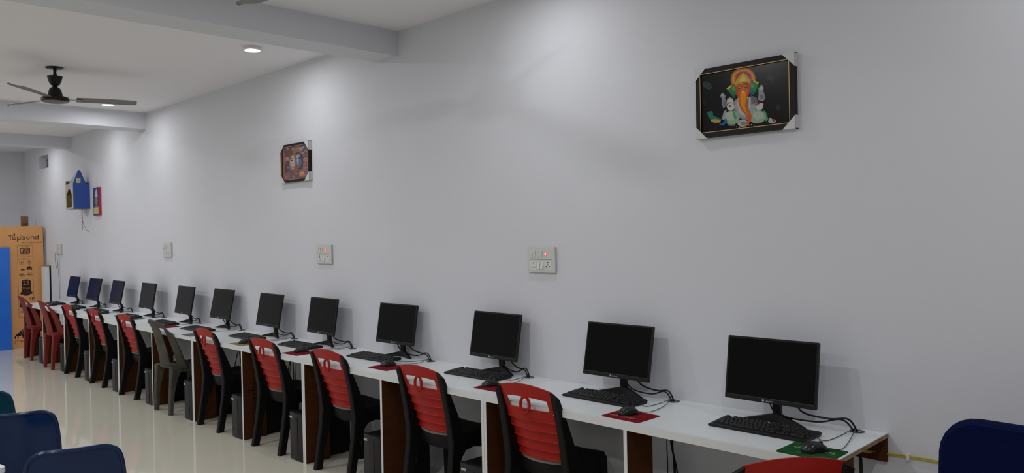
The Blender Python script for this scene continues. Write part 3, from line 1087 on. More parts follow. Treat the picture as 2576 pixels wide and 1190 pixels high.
def switchboard(x0, x1, z0, z1, layout, label, plug=False):
    w, h = x1 - x0, z1 - z0
    t = tag(empty('switchboard', (x0, 0, z0)), label, 'switchboard', 'switchboards on the wall')
    MB().box(.004, w - .004, -.008, -.0005, .004, h - .004).build('back_box', M_PLATE, t)
    MB().rbox(0, w, -.018, -.008, 0, h, .004, 'y', 2, .002).build('cover_plate', M_PLATE, t)
    for kind, cx, cz in layout:
        X, Z = cx * w, cz * h
        if kind == 's':
            MB().prism([(-.018, Z - .020), (-.0205, Z - .020), (-.026, Z + .019), (-.018, Z + .021)], X - .0088, X + .0088).build('rocker_switch', M_SWITCH, t)
        elif kind == 'S':
            MB().prism([(-.018, Z - .021), (-.028, Z - .019), (-.0205, Z + .020), (-.018, Z + .020)], X - .0088, X + .0088).build('rocker_switch', M_SWITCH, t)
        elif kind == 'i':
            i_ = MB().tube([(X, -.017, Z), (X, -.022, Z)], .0095, 14).build('indicator_lamp', M_RED_LED, t, True)
            MB().tube([(X, -.021, Z), (X, -.0228, Z)], .005, 12).build('indicator_core', M_LED_CORE, i_, True)
        elif kind in '36':
            sk = MB().rbox(X - .024, X + .024, -.0192, -.017, Z - .027, Z + .027, .003, 'y', 2).build('socket', M_SWITCH, t)
            hs = [(0, .016, .0042), (-.0095, -.010, .0032), (.0095, -.010, .0032)] if kind == '3' else \
                 [(0, .017, .0048), (0, .004, .0042), (-.012, -.006, .0042), (.012, -.006, .0042), (-.009, -.015, .0032), (.009, -.015, .0032)]
            for a, b, r in hs:
                MB().tube([(X + a, -.0185, Z + b), (X + a, -.0195, Z + b)], r, 8).build('socket_hole', M_HOLE, sk)
    MB().box(.10 * w, .90 * w, -.0186, -.0178, h * .5 - .0006, h * .5 + .0006).build('module_gap', M_GREYLINE, t)
    return t


L1 = [('s', .16, .71), ('s', .265, .71), ('s', .41, .71), ('s', .515, .71), ('i', .68, .71), ('3', .23, .27), ('S', .43, .28), ('S', .54, .28), ('6', .75, .28)]
L2 = [('s', .16, .71), ('s', .28, .71), ('s', .41, .71), ('i', .66, .71), ('6', .25, .28), ('s', .43, .28), ('S', .54, .28), ('3', .77, .28)]
L3 = [('S', .20, .70), ('s', .34, .70), ('s', .48, .70), ('i', .72, .70), ('3', .20, .28), ('s', .43, .28), ('6', .75, .28)]
L4 = [('s', .25, .70), ('s', .45, .70), ('3', .72, .70), ('3', .30, .28), ('s', .65, .28)]
switchboard(-3.263, -3.040, 1.380, 1.535, L1, 'large white switchboard with lit red indicator, right of the others')
switchboard(-5.683, -5.455, 1.395, 1.552, L2, 'white switchboard with small red indicator below the flower print picture')
s3 = switchboard(-8.945, -8.705, 1.416, 1.580, L3[:3] + L3[4:], 'white switchboard without a light, third along from the near end')
s4 = switchboard(-13.02, -12.77, 1.415, 1.573, L4, 'white switchboard with a plug in it above the far end of the desk')
MB().rbox(.06, .10, -.06, -.0195, .02, .06, .008, 'y', 3).build('plug', M_SWITCH, s4, True)
MB().tube(spline([(.08, -.055, .03), (.06, -.05, -.08), (.075, -.035, -.20), (.10, -.03, -.10), (.085, -.03, -.04), (.10, -.02, -.25), (.10, -.012, -.45), (.10, -.012, -.665)], 5), .003, 5).build('cord', M_SHRINEIN, s4, True)

# ------------------------------------------------------------------ framed pictures
FIG_ART = [((0.03,0.045,0.045),[(0.068,0.807),(0.107,0.825),(0.163,0.775),(0.171,0.711),(0.133,0.693),(0.081,0.741)]),
((0.02,0.028,0.03),[(0.73,0.754),(0.781,0.755),(0.814,0.712),(0.787,0.67),(0.737,0.704)]),
((0.02,0.026,0.026),[(0.813,0.343),(0.856,0.347),(0.858,0.276),(0.82,0.259)]),
((0.012,0.018,0.016),[(0.069,0.58),(0.097,0.549),(0.091,0.488),(0.067,0.504)]),
((0.42,0.17,0.01),[(0.622,0.734),(0.616,0.69),(0.6,0.65),(0.576,0.62),(0.546,0.601),(0.511,0.595),(0.475,0.602),(0.441,0.622),(0.411,0.653),(0.388,0.694),(0.374,0.74),(0.369,0.788),(0.376,0.834),(0.392,0.873),(0.417,0.904),(0.448,0.923),(0.483,0.928),(0.519,0.92),(0.553,0.899),(0.582,0.867),(0.605,0.827),(0.618,0.781)]),
((0.62,0.31,0.015),[(0.607,0.734),(0.601,0.691),(0.584,0.654),(0.559,0.628),(0.528,0.614),(0.494,0.614),(0.459,0.627),(0.429,0.654),(0.404,0.691),(0.389,0.735),(0.385,0.781),(0.391,0.825),(0.408,0.862),(0.434,0.888),(0.466,0.902),(0.5,0.901),(0.534,0.887),(0.565,0.859),(0.588,0.822),(0.603,0.779)]),
((0.5,0.1,0.09),[(0.594,0.749),(0.587,0.71),(0.57,0.679),(0.545,0.658),(0.515,0.65),(0.483,0.657),(0.453,0.677),(0.429,0.708),(0.413,0.747),(0.409,0.788),(0.415,0.827),(0.432,0.859),(0.458,0.88),(0.488,0.887),(0.52,0.88),(0.55,0.86),(0.574,0.828),(0.589,0.79)]),
((0.36,0.02,0.03),[(0.576,0.76),(0.571,0.73),(0.558,0.706),(0.537,0.69),(0.513,0.684),(0.487,0.69),(0.463,0.705),(0.443,0.73),(0.431,0.76),(0.427,0.792),(0.432,0.822),(0.446,0.846),(0.466,0.862),(0.491,0.868),(0.517,0.862),(0.541,0.846),(0.56,0.821),(0.572,0.792)]),
((0.5,0.12,0.09),[(0.56,0.756),(0.554,0.727),(0.537,0.706),(0.513,0.697),(0.487,0.702),(0.464,0.721),(0.448,0.749),(0.443,0.781),(0.449,0.811),(0.466,0.832),(0.49,0.84),(0.516,0.835),(0.539,0.816),(0.555,0.788)]),
((0.26,0.28,0.29),[(0.256,0.575),(0.276,0.615),(0.294,0.599),(0.316,0.564),(0.306,0.534),(0.324,0.482),(0.327,0.419),(0.285,0.4),(0.273,0.479),(0.279,0.527)]),
((0.26,0.28,0.29),[(0.648,0.602),(0.68,0.653),(0.7,0.604),(0.695,0.557),(0.708,0.506),(0.709,0.44),(0.687,0.414),(0.64,0.447),(0.65,0.517)]),
((0.14,0.16,0.17),[(0.287,0.513),(0.314,0.483),(0.313,0.422),(0.29,0.426)]),
((0.14,0.16,0.17),[(0.663,0.515),(0.697,0.496),(0.696,0.448),(0.666,0.454)]),
((0.4,0.42,0.43),[(0.298,0.586),(0.295,0.575),(0.286,0.569),(0.276,0.571),(0.268,0.58),(0.265,0.592),(0.269,0.603),(0.277,0.609),(0.287,0.607),(0.295,0.598)]),
((0.42,0.44,0.45),[(0.696,0.592),(0.693,0.575),(0.684,0.565),(0.673,0.567),(0.665,0.58),(0.662,0.599),(0.665,0.617),(0.674,0.626),(0.685,0.624),(0.693,0.611)]),
((0.35,0.36,0.38),[(0.273,0.256),(0.293,0.351),(0.321,0.371),(0.309,0.25),(0.281,0.23)]),
((0.09,0.28,0.13),[(0.692,0.293),(0.718,0.265),(0.741,0.154),(0.714,0.134),(0.695,0.221)]),
((0.3,0.3,0.3),[(0.678,0.236),(0.703,0.184),(0.693,0.126),(0.676,0.164)]),
((0.22,0.23,0.24),[(0.392,0.469),(0.433,0.51),(0.523,0.512),(0.602,0.502),(0.639,0.423),(0.623,0.281),(0.569,0.206),(0.506,0.18),(0.436,0.241),(0.398,0.345)]),
((0.34,0.35,0.36),[(0.409,0.453),(0.442,0.49),(0.467,0.406),(0.518,0.3),(0.534,0.248),(0.507,0.217),(0.446,0.264),(0.416,0.354)]),
((0.34,0.35,0.36),[(0.546,0.392),(0.599,0.394),(0.62,0.354),(0.605,0.284),(0.561,0.28)]),
((0.13,0.14,0.15),[(0.575,0.495),(0.628,0.485),(0.642,0.41),(0.582,0.397)]),
((0.5,0.5,0.5),[(0.432,0.449),(0.443,0.447),(0.465,0.333),(0.508,0.265),(0.499,0.254),(0.451,0.311)]),
((0.5,0.5,0.48),[(0.553,0.5),(0.568,0.491),(0.568,0.376),(0.549,0.318)]),
((0.27,0.4,0.28),[(0.456,0.231),(0.45,0.198),(0.435,0.171),(0.413,0.152),(0.385,0.145),(0.356,0.149),(0.329,0.165),(0.308,0.191),(0.294,0.224),(0.289,0.259),(0.295,0.293),(0.31,0.321),(0.333,0.339),(0.361,0.347),(0.39,0.341),(0.416,0.325),(0.438,0.299),(0.451,0.266)]),
((0.27,0.4,0.28),[(0.718,0.199),(0.712,0.168),(0.696,0.143),(0.672,0.126),(0.643,0.12),(0.612,0.125),(0.584,0.141),(0.56,0.165),(0.546,0.196),(0.541,0.229),(0.547,0.26),(0.563,0.286),(0.587,0.303),(0.617,0.309),(0.647,0.303),(0.676,0.287),(0.699,0.262),(0.713,0.232)]),
((0.42,0.47,0.4),[(0.42,0.262),(0.414,0.235),(0.398,0.216),(0.376,0.207),(0.351,0.211),(0.328,0.227),(0.313,0.252),(0.308,0.281),(0.314,0.308),(0.331,0.327),(0.353,0.336),(0.378,0.331),(0.401,0.315),(0.415,0.29)]),
((0.4,0.46,0.38),[(0.697,0.221),(0.691,0.197),(0.676,0.179),(0.654,0.172),(0.63,0.176),(0.609,0.191),(0.594,0.213),(0.589,0.239),(0.595,0.263),(0.611,0.28),(0.633,0.288),(0.657,0.284),(0.678,0.269),(0.692,0.246)]),
((0.09,0.3,0.1),[(0.331,0.185),(0.353,0.169),(0.357,0.132),(0.334,0.141)]),
((0.08,0.3,0.14),[(0.38,0.348),(0.406,0.319),(0.427,0.23),(0.404,0.21),(0.392,0.273)]),
((0.4,0.42,0.42),[(0.542,0.138),(0.536,0.117),(0.521,0.102),(0.499,0.096),(0.474,0.1),(0.452,0.113),(0.437,0.133),(0.432,0.156),(0.438,0.177),(0.454,0.193),(0.476,0.199),(0.501,0.195),(0.523,0.181),(0.537,0.161)]),
((0.2,0.22,0.22),[(0.461,0.164),(0.506,0.168),(0.531,0.128),(0.478,0.118)]),
((0.55,0.55,0.53),[(0.405,0.393),(0.401,0.37),(0.389,0.354),(0.373,0.346),(0.356,0.349),(0.34,0.362),(0.329,0.383),(0.326,0.407),(0.33,0.43),(0.342,0.447),(0.358,0.454),(0.376,0.451),(0.391,0.438),(0.402,0.417)]),
((0.55,0.55,0.53),[(0.346,0.484),(0.342,0.453),(0.335,0.441),(0.329,0.455),(0.327,0.487),(0.331,0.518),(0.337,0.53),(0.344,0.516)]),
((0.55,0.55,0.53),[(0.362,0.497),(0.359,0.466),(0.352,0.454),(0.346,0.468),(0.344,0.5),(0.347,0.531),(0.354,0.543),(0.36,0.528)]),
((0.55,0.55,0.53),[(0.378,0.494),(0.375,0.463),(0.368,0.451),(0.362,0.465),(0.36,0.497),(0.364,0.528),(0.37,0.54),(0.377,0.525)]),
((0.55,0.55,0.53),[(0.394,0.475),(0.391,0.444),(0.384,0.432),(0.378,0.446),(0.376,0.478),(0.38,0.509),(0.386,0.52),(0.392,0.506)]),
((0.5,0.03,0.01),[(0.345,0.428),(0.374,0.428),(0.376,0.398),(0.347,0.396)]),
((0.52,0.52,0.5),[(0.693,0.335),(0.687,0.314),(0.673,0.301),(0.654,0.299),(0.635,0.308),(0.621,0.326),(0.617,0.349),(0.622,0.369),(0.637,0.383),(0.656,0.385),(0.675,0.376),(0.688,0.357)]),
((0.52,0.52,0.5),[(0.698,0.37),(0.693,0.357),(0.683,0.35),(0.67,0.352),(0.66,0.363),(0.656,0.378),(0.661,0.391),(0.671,0.398),(0.684,0.395),(0.694,0.385)]),
((0.45,0.01,0.01),[(0.625,0.383),(0.652,0.414),(0.665,0.4),(0.629,0.364)]),
((0.02,0.2,0.06),[(0.326,0.667),(0.383,0.717),(0.428,0.689),(0.428,0.609),(0.413,0.508),(0.376,0.571),(0.345,0.626)]),
((0.55,0.5,0.01),[(0.324,0.667),(0.383,0.721),(0.392,0.697),(0.346,0.654)]),
((0.4,0.03,0.2),[(0.409,0.704),(0.404,0.695),(0.392,0.693),(0.381,0.7),(0.376,0.711),(0.381,0.721),(0.393,0.723),(0.404,0.716)]),
((0.08,0.32,0.12),[(0.42,0.648),(0.416,0.63),(0.407,0.62),(0.396,0.622),(0.387,0.636),(0.384,0.655),(0.388,0.673),(0.397,0.683),(0.408,0.681),(0.417,0.667)]),
((0.01,0.1,0.12),[(0.376,0.571),(0.416,0.563),(0.415,0.508),(0.397,0.523)]),
((0.02,0.2,0.06),[(0.566,0.661),(0.598,0.721),(0.654,0.679),(0.641,0.615),(0.612,0.543),(0.58,0.507),(0.566,0.57)]),
((0.55,0.5,0.01),[(0.605,0.728),(0.655,0.679),(0.647,0.66),(0.6,0.706)]),
((0.01,0.08,0.25),[(0.568,0.563),(0.61,0.573),(0.583,0.508),(0.569,0.515)]),
((0.4,0.03,0.2),[(0.605,0.71),(0.601,0.701),(0.591,0.699),(0.581,0.705),(0.577,0.716),(0.581,0.725),(0.591,0.728),(0.601,0.721)]),
((0.08,0.32,0.12),[(0.609,0.644),(0.606,0.627),(0.597,0.619),(0.586,0.621),(0.577,0.633),(0.574,0.651),(0.578,0.667),(0.587,0.676),(0.598,0.674),(0.607,0.661)]),
((0.5,0.07,0.01),[(0.422,0.678),(0.464,0.694),(0.527,0.687),(0.57,0.666),(0.566,0.57),(0.542,0.49),(0.468,0.485),(0.433,0.523),(0.422,0.598)]),
((0.62,0.17,0.01),[(0.446,0.667),(0.491,0.683),(0.548,0.659),(0.546,0.586),(0.522,0.505),(0.46,0.505),(0.444,0.582)]),
((0.58,0.1,0.01),[(0.453,0.604),(0.541,0.599),(0.542,0.49),(0.531,0.395),(0.549,0.312),(0.576,0.241),(0.572,0.176),(0.545,0.12),(0.521,0.139),(0.536,0.188),(0.527,0.25),(0.478,0.331),(0.456,0.408),(0.449,0.507)]),
((0.75,0.27,0.01),[(0.471,0.589),(0.524,0.584),(0.524,0.481),(0.511,0.386),(0.531,0.297),(0.553,0.233),(0.539,0.26),(0.49,0.347),(0.469,0.418),(0.464,0.504)]),
((0.6,0.58,0.5),[(0.437,0.503),(0.453,0.509),(0.452,0.476)]),
((0.6,0.58,0.5),[(0.536,0.497),(0.549,0.5),(0.539,0.472)]),
((0.02,0.01,0),[(0.469,0.607),(0.466,0.603),(0.458,0.601),(0.448,0.603),(0.44,0.608),(0.437,0.614),(0.44,0.618),(0.449,0.62),(0.459,0.618),(0.466,0.613)]),
((0.6,0.55,0.45),[(0.464,0.606),(0.461,0.603),(0.455,0.603),(0.449,0.606),(0.446,0.61),(0.449,0.612),(0.455,0.613),(0.461,0.61)]),
((0.02,0.01,0),[(0.55,0.612),(0.547,0.608),(0.539,0.606),(0.529,0.608),(0.521,0.613),(0.518,0.618),(0.521,0.623),(0.529,0.624),(0.539,0.622),(0.547,0.618)]),
((0.6,0.55,0.45),[(0.544,0.611),(0.542,0.608),(0.535,0.608),(0.529,0.61),(0.527,0.614),(0.529,0.617),(0.536,0.617),(0.542,0.615)]),
((0.03,0.005,0),[(0.443,0.641),(0.481,0.648),(0.481,0.641),(0.447,0.633)]),
((0.03,0.005,0),[(0.512,0.649),(0.551,0.648),(0.549,0.64),(0.515,0.64)]),
((0.65,0.6,0.5),[(0.507,0.582),(0.504,0.574),(0.495,0.573),(0.487,0.578),(0.484,0.586),(0.488,0.593),(0.496,0.595),(0.504,0.59)]),
((0.35,0.03,0.02),[(0.499,0.659),(0.496,0.652),(0.49,0.65),(0.484,0.654),(0.481,0.662),(0.484,0.67),(0.491,0.672),(0.497,0.667)]),
((0.5,0.33,0.04),[(0.418,0.71),(0.43,0.763),(0.449,0.796),(0.476,0.827),(0.502,0.86),(0.53,0.815),(0.56,0.772),(0.576,0.726),(0.573,0.684),(0.527,0.718),(0.491,0.689),(0.46,0.713)]),
((0.65,0.48,0.1),[(0.457,0.751),(0.484,0.794),(0.503,0.821),(0.524,0.78),(0.541,0.733),(0.51,0.728),(0.491,0.707)]),
((0.3,0.17,0.01),[(0.518,0.714),(0.512,0.706),(0.499,0.705),(0.485,0.712),(0.479,0.722),(0.485,0.729),(0.499,0.73),(0.513,0.723)]),
((0.02,0.16,0.13),[(0.115,0.364),(0.155,0.382),(0.177,0.359),(0.181,0.309),(0.268,0.245),(0.258,0.209),(0.152,0.252),(0.125,0.306)]),
((0.5,0.3,0.06),[(0.152,0.252),(0.194,0.259),(0.258,0.234),(0.258,0.197),(0.198,0.2),(0.161,0.225)]),
((0.02,0.13,0.4),[(0.239,0.169),(0.281,0.187),(0.301,0.208),(0.295,0.234),(0.318,0.242),(0.326,0.186),(0.289,0.152)]),
((0.2,0.2,0.2),[(0.206,0.15),(0.211,0.149),(0.21,0.093),(0.205,0.094)]),
((0.4,0.42,0.4),[(0.817,0.12),(0.811,0.106),(0.797,0.098),(0.778,0.098),(0.758,0.105),(0.744,0.117),(0.739,0.132),(0.745,0.146),(0.759,0.154),(0.779,0.154),(0.798,0.147),(0.812,0.135)]),
((0.4,0.42,0.4),[(0.776,0.157),(0.771,0.145),(0.762,0.141),(0.752,0.148),(0.748,0.162),(0.753,0.175),(0.763,0.178),(0.772,0.171)]),
((0.25,0.06,0.02),[(0.811,0.133),(0.806,0.12),(0.795,0.116),(0.784,0.123),(0.78,0.138),(0.785,0.15),(0.796,0.154),(0.806,0.147)]),
((0.6,0.35,0.05),[(0.379,0.134),(0.375,0.126),(0.366,0.128),(0.363,0.137),(0.367,0.145),(0.375,0.143)]),
((0.6,0.5,0.4),[(0.41,0.133),(0.406,0.125),(0.398,0.126),(0.394,0.135),(0.398,0.143),(0.406,0.142)]),
((0.5,0.15,0.1),[(0.434,0.105),(0.43,0.097),(0.422,0.098),(0.418,0.107),(0.422,0.115),(0.43,0.114)]),
((0.6,0.35,0.05),[(0.463,0.093),(0.459,0.085),(0.451,0.086),(0.447,0.095),(0.451,0.103),(0.459,0.102)]),
((0.6,0.5,0.4),[(0.49,0.098),(0.486,0.091),(0.478,0.092),(0.474,0.101),(0.478,0.109),(0.486,0.107)]),
((0.5,0.15,0.1),[(0.521,0.099),(0.517,0.092),(0.509,0.093),(0.505,0.102),(0.509,0.11),(0.517,0.108)]),
((0.6,0.35,0.05),[(0.557,0.109),(0.552,0.102),(0.545,0.103),(0.541,0.112),(0.545,0.12),(0.553,0.118)]),
((0.6,0.5,0.4),[(0.585,0.11),(0.581,0.102),(0.573,0.103),(0.569,0.112),(0.573,0.12),(0.581,0.119)]),
((0.5,0.15,0.1),[(0.613,0.097),(0.609,0.089),(0.601,0.09),(0.598,0.099),(0.602,0.107),(0.609,0.106)]),
((0.6,0.35,0.05),[(0.649,0.127),(0.645,0.119),(0.637,0.121),(0.633,0.13),(0.637,0.137),(0.645,0.136)])]
FACES_ART = [((0.13,0.07,0.07),[(0.114,0.911),(0.447,0.934),(0.448,0.758),(0.271,0.651),(0.097,0.619)]),
((0.11,0.06,0.08),[(0.072,0.622),(0.267,0.601),(0.275,0.296),(0.098,0.234)]),
((0.3,0.13,0.06),[(0.379,0.929),(0.463,0.925),(0.481,0.754),(0.499,0.576),(0.517,0.399),(0.476,0.303),(0.434,0.583),(0.424,0.76)]),
((0.27,0.12,0.1),[(0.07,0.801),(0.146,0.78),(0.153,0.562),(0.114,0.31),(0.147,0.102),(0.077,0.185),(0.063,0.52)]),
((0.12,0.08,0.1),[(0.674,0.905),(0.945,0.907),(0.946,0.627),(0.841,0.589),(0.756,0.722)]),
((0.15,0.1,0.12),[(0.262,0.348),(0.474,0.278),(0.623,0.29),(0.715,0.232),(0.624,0.103),(0.375,0.085),(0.281,0.168)]),
((0.28,0.12,0.04),[(0.427,0.307),(0.519,0.424),(0.59,0.293),(0.553,0.234),(0.434,0.193)]),
((0.1,0.06,0.09),[(0.513,0.738),(0.598,0.778),(0.722,0.701),(0.809,0.593),(0.757,0.352),(0.671,0.285),(0.593,0.317),(0.544,0.522)]),
((0.45,0.38,0.34),[(0.326,0.595),(0.393,0.701),(0.443,0.695),(0.477,0.604),(0.48,0.503),(0.482,0.415),(0.445,0.331),(0.394,0.31),(0.336,0.417),(0.313,0.508)]),
((0.3,0.24,0.27),[(0.313,0.508),(0.371,0.439),(0.427,0.314),(0.362,0.326),(0.319,0.418)]),
((0.02,0.01,0.01),[(0.436,0.558),(0.427,0.549),(0.403,0.545),(0.374,0.548),(0.352,0.556),(0.344,0.568),(0.353,0.577),(0.377,0.581),(0.406,0.578),(0.428,0.569)]),
((0.4,0.36,0.34),[(0.404,0.549),(0.397,0.541),(0.383,0.538),(0.369,0.543),(0.364,0.553),(0.371,0.561),(0.385,0.563),(0.399,0.558)]),
((0.03,0.015,0.015),[(0.344,0.618),(0.42,0.623),(0.435,0.602),(0.36,0.601)]),
((0.25,0.05,0.05),[(0.475,0.385),(0.465,0.373),(0.444,0.37),(0.423,0.377),(0.416,0.39),(0.425,0.402),(0.447,0.405),(0.467,0.398)]),
((0.16,0.09,0.05),[(0.293,0.712),(0.398,0.751),(0.46,0.694),(0.392,0.689),(0.326,0.595),(0.295,0.636)]),
((0.22,0.28,0.38),[(0.524,0.674),(0.618,0.725),(0.7,0.63),(0.706,0.505),(0.68,0.396),(0.611,0.341),(0.57,0.444),(0.548,0.571)]),
((0.1,0.16,0.28),[(0.641,0.611),(0.713,0.591),(0.727,0.478),(0.679,0.384),(0.619,0.346),(0.62,0.489)]),
((0.4,0.42,0.46),[(0.573,0.668),(0.624,0.7),(0.622,0.514),(0.611,0.44),(0.581,0.468)]),
((0.02,0.01,0.02),[(0.713,0.572),(0.703,0.563),(0.68,0.559),(0.653,0.562),(0.631,0.571),(0.623,0.582),(0.632,0.591),(0.655,0.595),(0.683,0.592),(0.705,0.583)]),
((0.3,0.32,0.36),[(0.683,0.567),(0.678,0.56),(0.666,0.559),(0.655,0.563),(0.651,0.57),(0.656,0.577),(0.668,0.578),(0.679,0.574)]),
((0.02,0.01,0.02),[(0.576,0.587),(0.567,0.576),(0.548,0.572),(0.53,0.58),(0.524,0.593),(0.532,0.604),(0.551,0.607),(0.569,0.6)]),
((0.02,0.01,0.02),[(0.618,0.62),(0.7,0.63),(0.73,0.611),(0.633,0.602)]),
((0.25,0.08,0.07),[(0.637,0.4),(0.628,0.391),(0.607,0.388),(0.586,0.395),(0.579,0.406),(0.588,0.416),(0.609,0.418),(0.629,0.412)]),
((0.1,0.05,0.03),[(0.512,0.725),(0.599,0.784),(0.705,0.691),(0.777,0.596),(0.714,0.603),(0.627,0.725),(0.54,0.672)]),
((0.4,0.16,0.17),[(0.293,0.611),(0.272,0.576),(0.226,0.562),(0.175,0.574),(0.144,0.607),(0.147,0.646),(0.184,0.672),(0.236,0.673),(0.279,0.649)]),
((0.5,0.24,0.24),[(0.278,0.625),(0.266,0.606),(0.24,0.598),(0.212,0.605),(0.195,0.623),(0.197,0.645),(0.217,0.659),(0.245,0.66),(0.269,0.646)]),
((0.42,0.14,0.12),[(0.931,0.531),(0.909,0.494),(0.861,0.478),(0.809,0.49),(0.776,0.526),(0.78,0.568),(0.817,0.596),(0.871,0.598),(0.915,0.572)]),
((0.4,0.2,0.24),[(0.981,0.513),(0.965,0.485),(0.928,0.473),(0.889,0.483),(0.865,0.51),(0.867,0.541),(0.895,0.563),(0.936,0.564),(0.969,0.544)]),
((0.38,0.12,0.1),[(0.903,0.424),(0.887,0.395),(0.85,0.383),(0.81,0.392),(0.786,0.419),(0.788,0.451),(0.817,0.473),(0.857,0.474),(0.891,0.455)]),
((0.5,0.2,0.1),[(0.825,0.173),(0.799,0.126),(0.738,0.105),(0.672,0.119),(0.631,0.163),(0.636,0.215),(0.683,0.252),(0.75,0.255),(0.807,0.224)]),
((0.55,0.3,0.18),[(0.805,0.193),(0.788,0.165),(0.751,0.152),(0.711,0.161),(0.686,0.187),(0.689,0.219),(0.718,0.241),(0.759,0.243),(0.793,0.224)]),
((0.35,0.14,0.2),[(0.877,0.279),(0.862,0.254),(0.829,0.242),(0.794,0.25),(0.772,0.274),(0.774,0.303),(0.799,0.322),(0.836,0.324),(0.867,0.307)]),
((0.33,0.16,0.22),[(0.868,0.145),(0.855,0.122),(0.826,0.112),(0.794,0.119),(0.775,0.14),(0.777,0.165),(0.799,0.183),(0.831,0.184),(0.858,0.169)]),
((0.4,0.17,0.12),[(0.743,0.835),(0.727,0.808),(0.691,0.797),(0.653,0.807),(0.629,0.833),(0.632,0.863),(0.659,0.883),(0.699,0.884),(0.731,0.865)]),
((0.48,0.26,0.14),[(0.769,0.807),(0.759,0.789),(0.735,0.782),(0.71,0.788),(0.694,0.806),(0.696,0.826),(0.714,0.839),(0.74,0.839),(0.762,0.827)]),
((0.2,0.25,0.42),[(0.824,0.849),(0.812,0.83),(0.787,0.822),(0.76,0.829),(0.743,0.848),(0.745,0.87),(0.764,0.884),(0.792,0.885),(0.816,0.871)]),
((0.24,0.24,0.36),[(0.285,0.891),(0.273,0.871),(0.246,0.863),(0.217,0.87),(0.199,0.89),(0.201,0.912),(0.222,0.927),(0.252,0.927),(0.277,0.913)]),
((0.22,0.25,0.35),[(0.819,0.715),(0.81,0.7),(0.791,0.694),(0.77,0.699),(0.757,0.713),(0.758,0.73),(0.773,0.741),(0.795,0.742),(0.813,0.731)]),
((0.25,0.28,0.35),[(0.905,0.644),(0.897,0.63),(0.88,0.625),(0.861,0.629),(0.85,0.642),(0.851,0.657),(0.864,0.667),(0.884,0.668),(0.9,0.658)]),
((0.3,0.16,0.22),[(0.907,0.741),(0.896,0.724),(0.873,0.716),(0.848,0.723),(0.833,0.74),(0.835,0.76),(0.852,0.773),(0.878,0.774),(0.9,0.761)]),
((0.36,0.16,0.22),[(0.494,0.126),(0.481,0.103),(0.451,0.092),(0.418,0.099),(0.397,0.12),(0.4,0.146),(0.423,0.164),(0.457,0.166),(0.485,0.151)]),
((0.4,0.17,0.1),[(0.23,0.128),(0.215,0.103),(0.182,0.091),(0.145,0.099),(0.123,0.122),(0.126,0.15),(0.151,0.169),(0.188,0.171),(0.219,0.155)]),
((0.36,0.17,0.12),[(0.576,0.194),(0.564,0.174),(0.538,0.165),(0.51,0.171),(0.492,0.19),(0.494,0.212),(0.514,0.227),(0.543,0.229),(0.568,0.216)]),
((0.28,0.14,0.1),[(0.374,0.198),(0.363,0.18),(0.339,0.171),(0.312,0.177),(0.296,0.195),(0.297,0.215),(0.316,0.23),(0.344,0.231),(0.367,0.219)]),
((0.22,0.16,0.12),[(0.293,0.395),(0.281,0.375),(0.255,0.367),(0.225,0.373),(0.207,0.392),(0.209,0.415),(0.23,0.43),(0.26,0.431),(0.285,0.417)]),
((0.3,0.18,0.12),[(0.49,0.853),(0.476,0.831),(0.446,0.821),(0.413,0.83),(0.393,0.852),(0.395,0.877),(0.418,0.894),(0.452,0.895),(0.48,0.878)]),
((0.26,0.14,0.13),[(0.611,0.851),(0.596,0.825),(0.562,0.815),(0.525,0.824),(0.503,0.849),(0.505,0.878),(0.531,0.897),(0.569,0.898),(0.6,0.879)]),
((0.35,0.25,0.3),[(0.947,0.334),(0.941,0.322),(0.925,0.317),(0.909,0.32),(0.898,0.332),(0.9,0.345),(0.911,0.354),(0.928,0.355),(0.943,0.347)]),
((0.3,0.3,0.36),[(0.873,0.329),(0.867,0.318),(0.853,0.313),(0.839,0.317),(0.83,0.327),(0.831,0.338),(0.841,0.346),(0.856,0.347),(0.869,0.34)]),
((0.45,0.2,0.08),[(0.964,0.747),(0.955,0.732),(0.936,0.726),(0.915,0.731),(0.903,0.746),(0.904,0.762),(0.919,0.773),(0.94,0.774),(0.958,0.763)]),
((0.25,0.11,0.12),[(0.193,0.532),(0.184,0.517),(0.163,0.51),(0.14,0.516),(0.126,0.53),(0.128,0.548),(0.144,0.559),(0.167,0.56),(0.186,0.549)])]



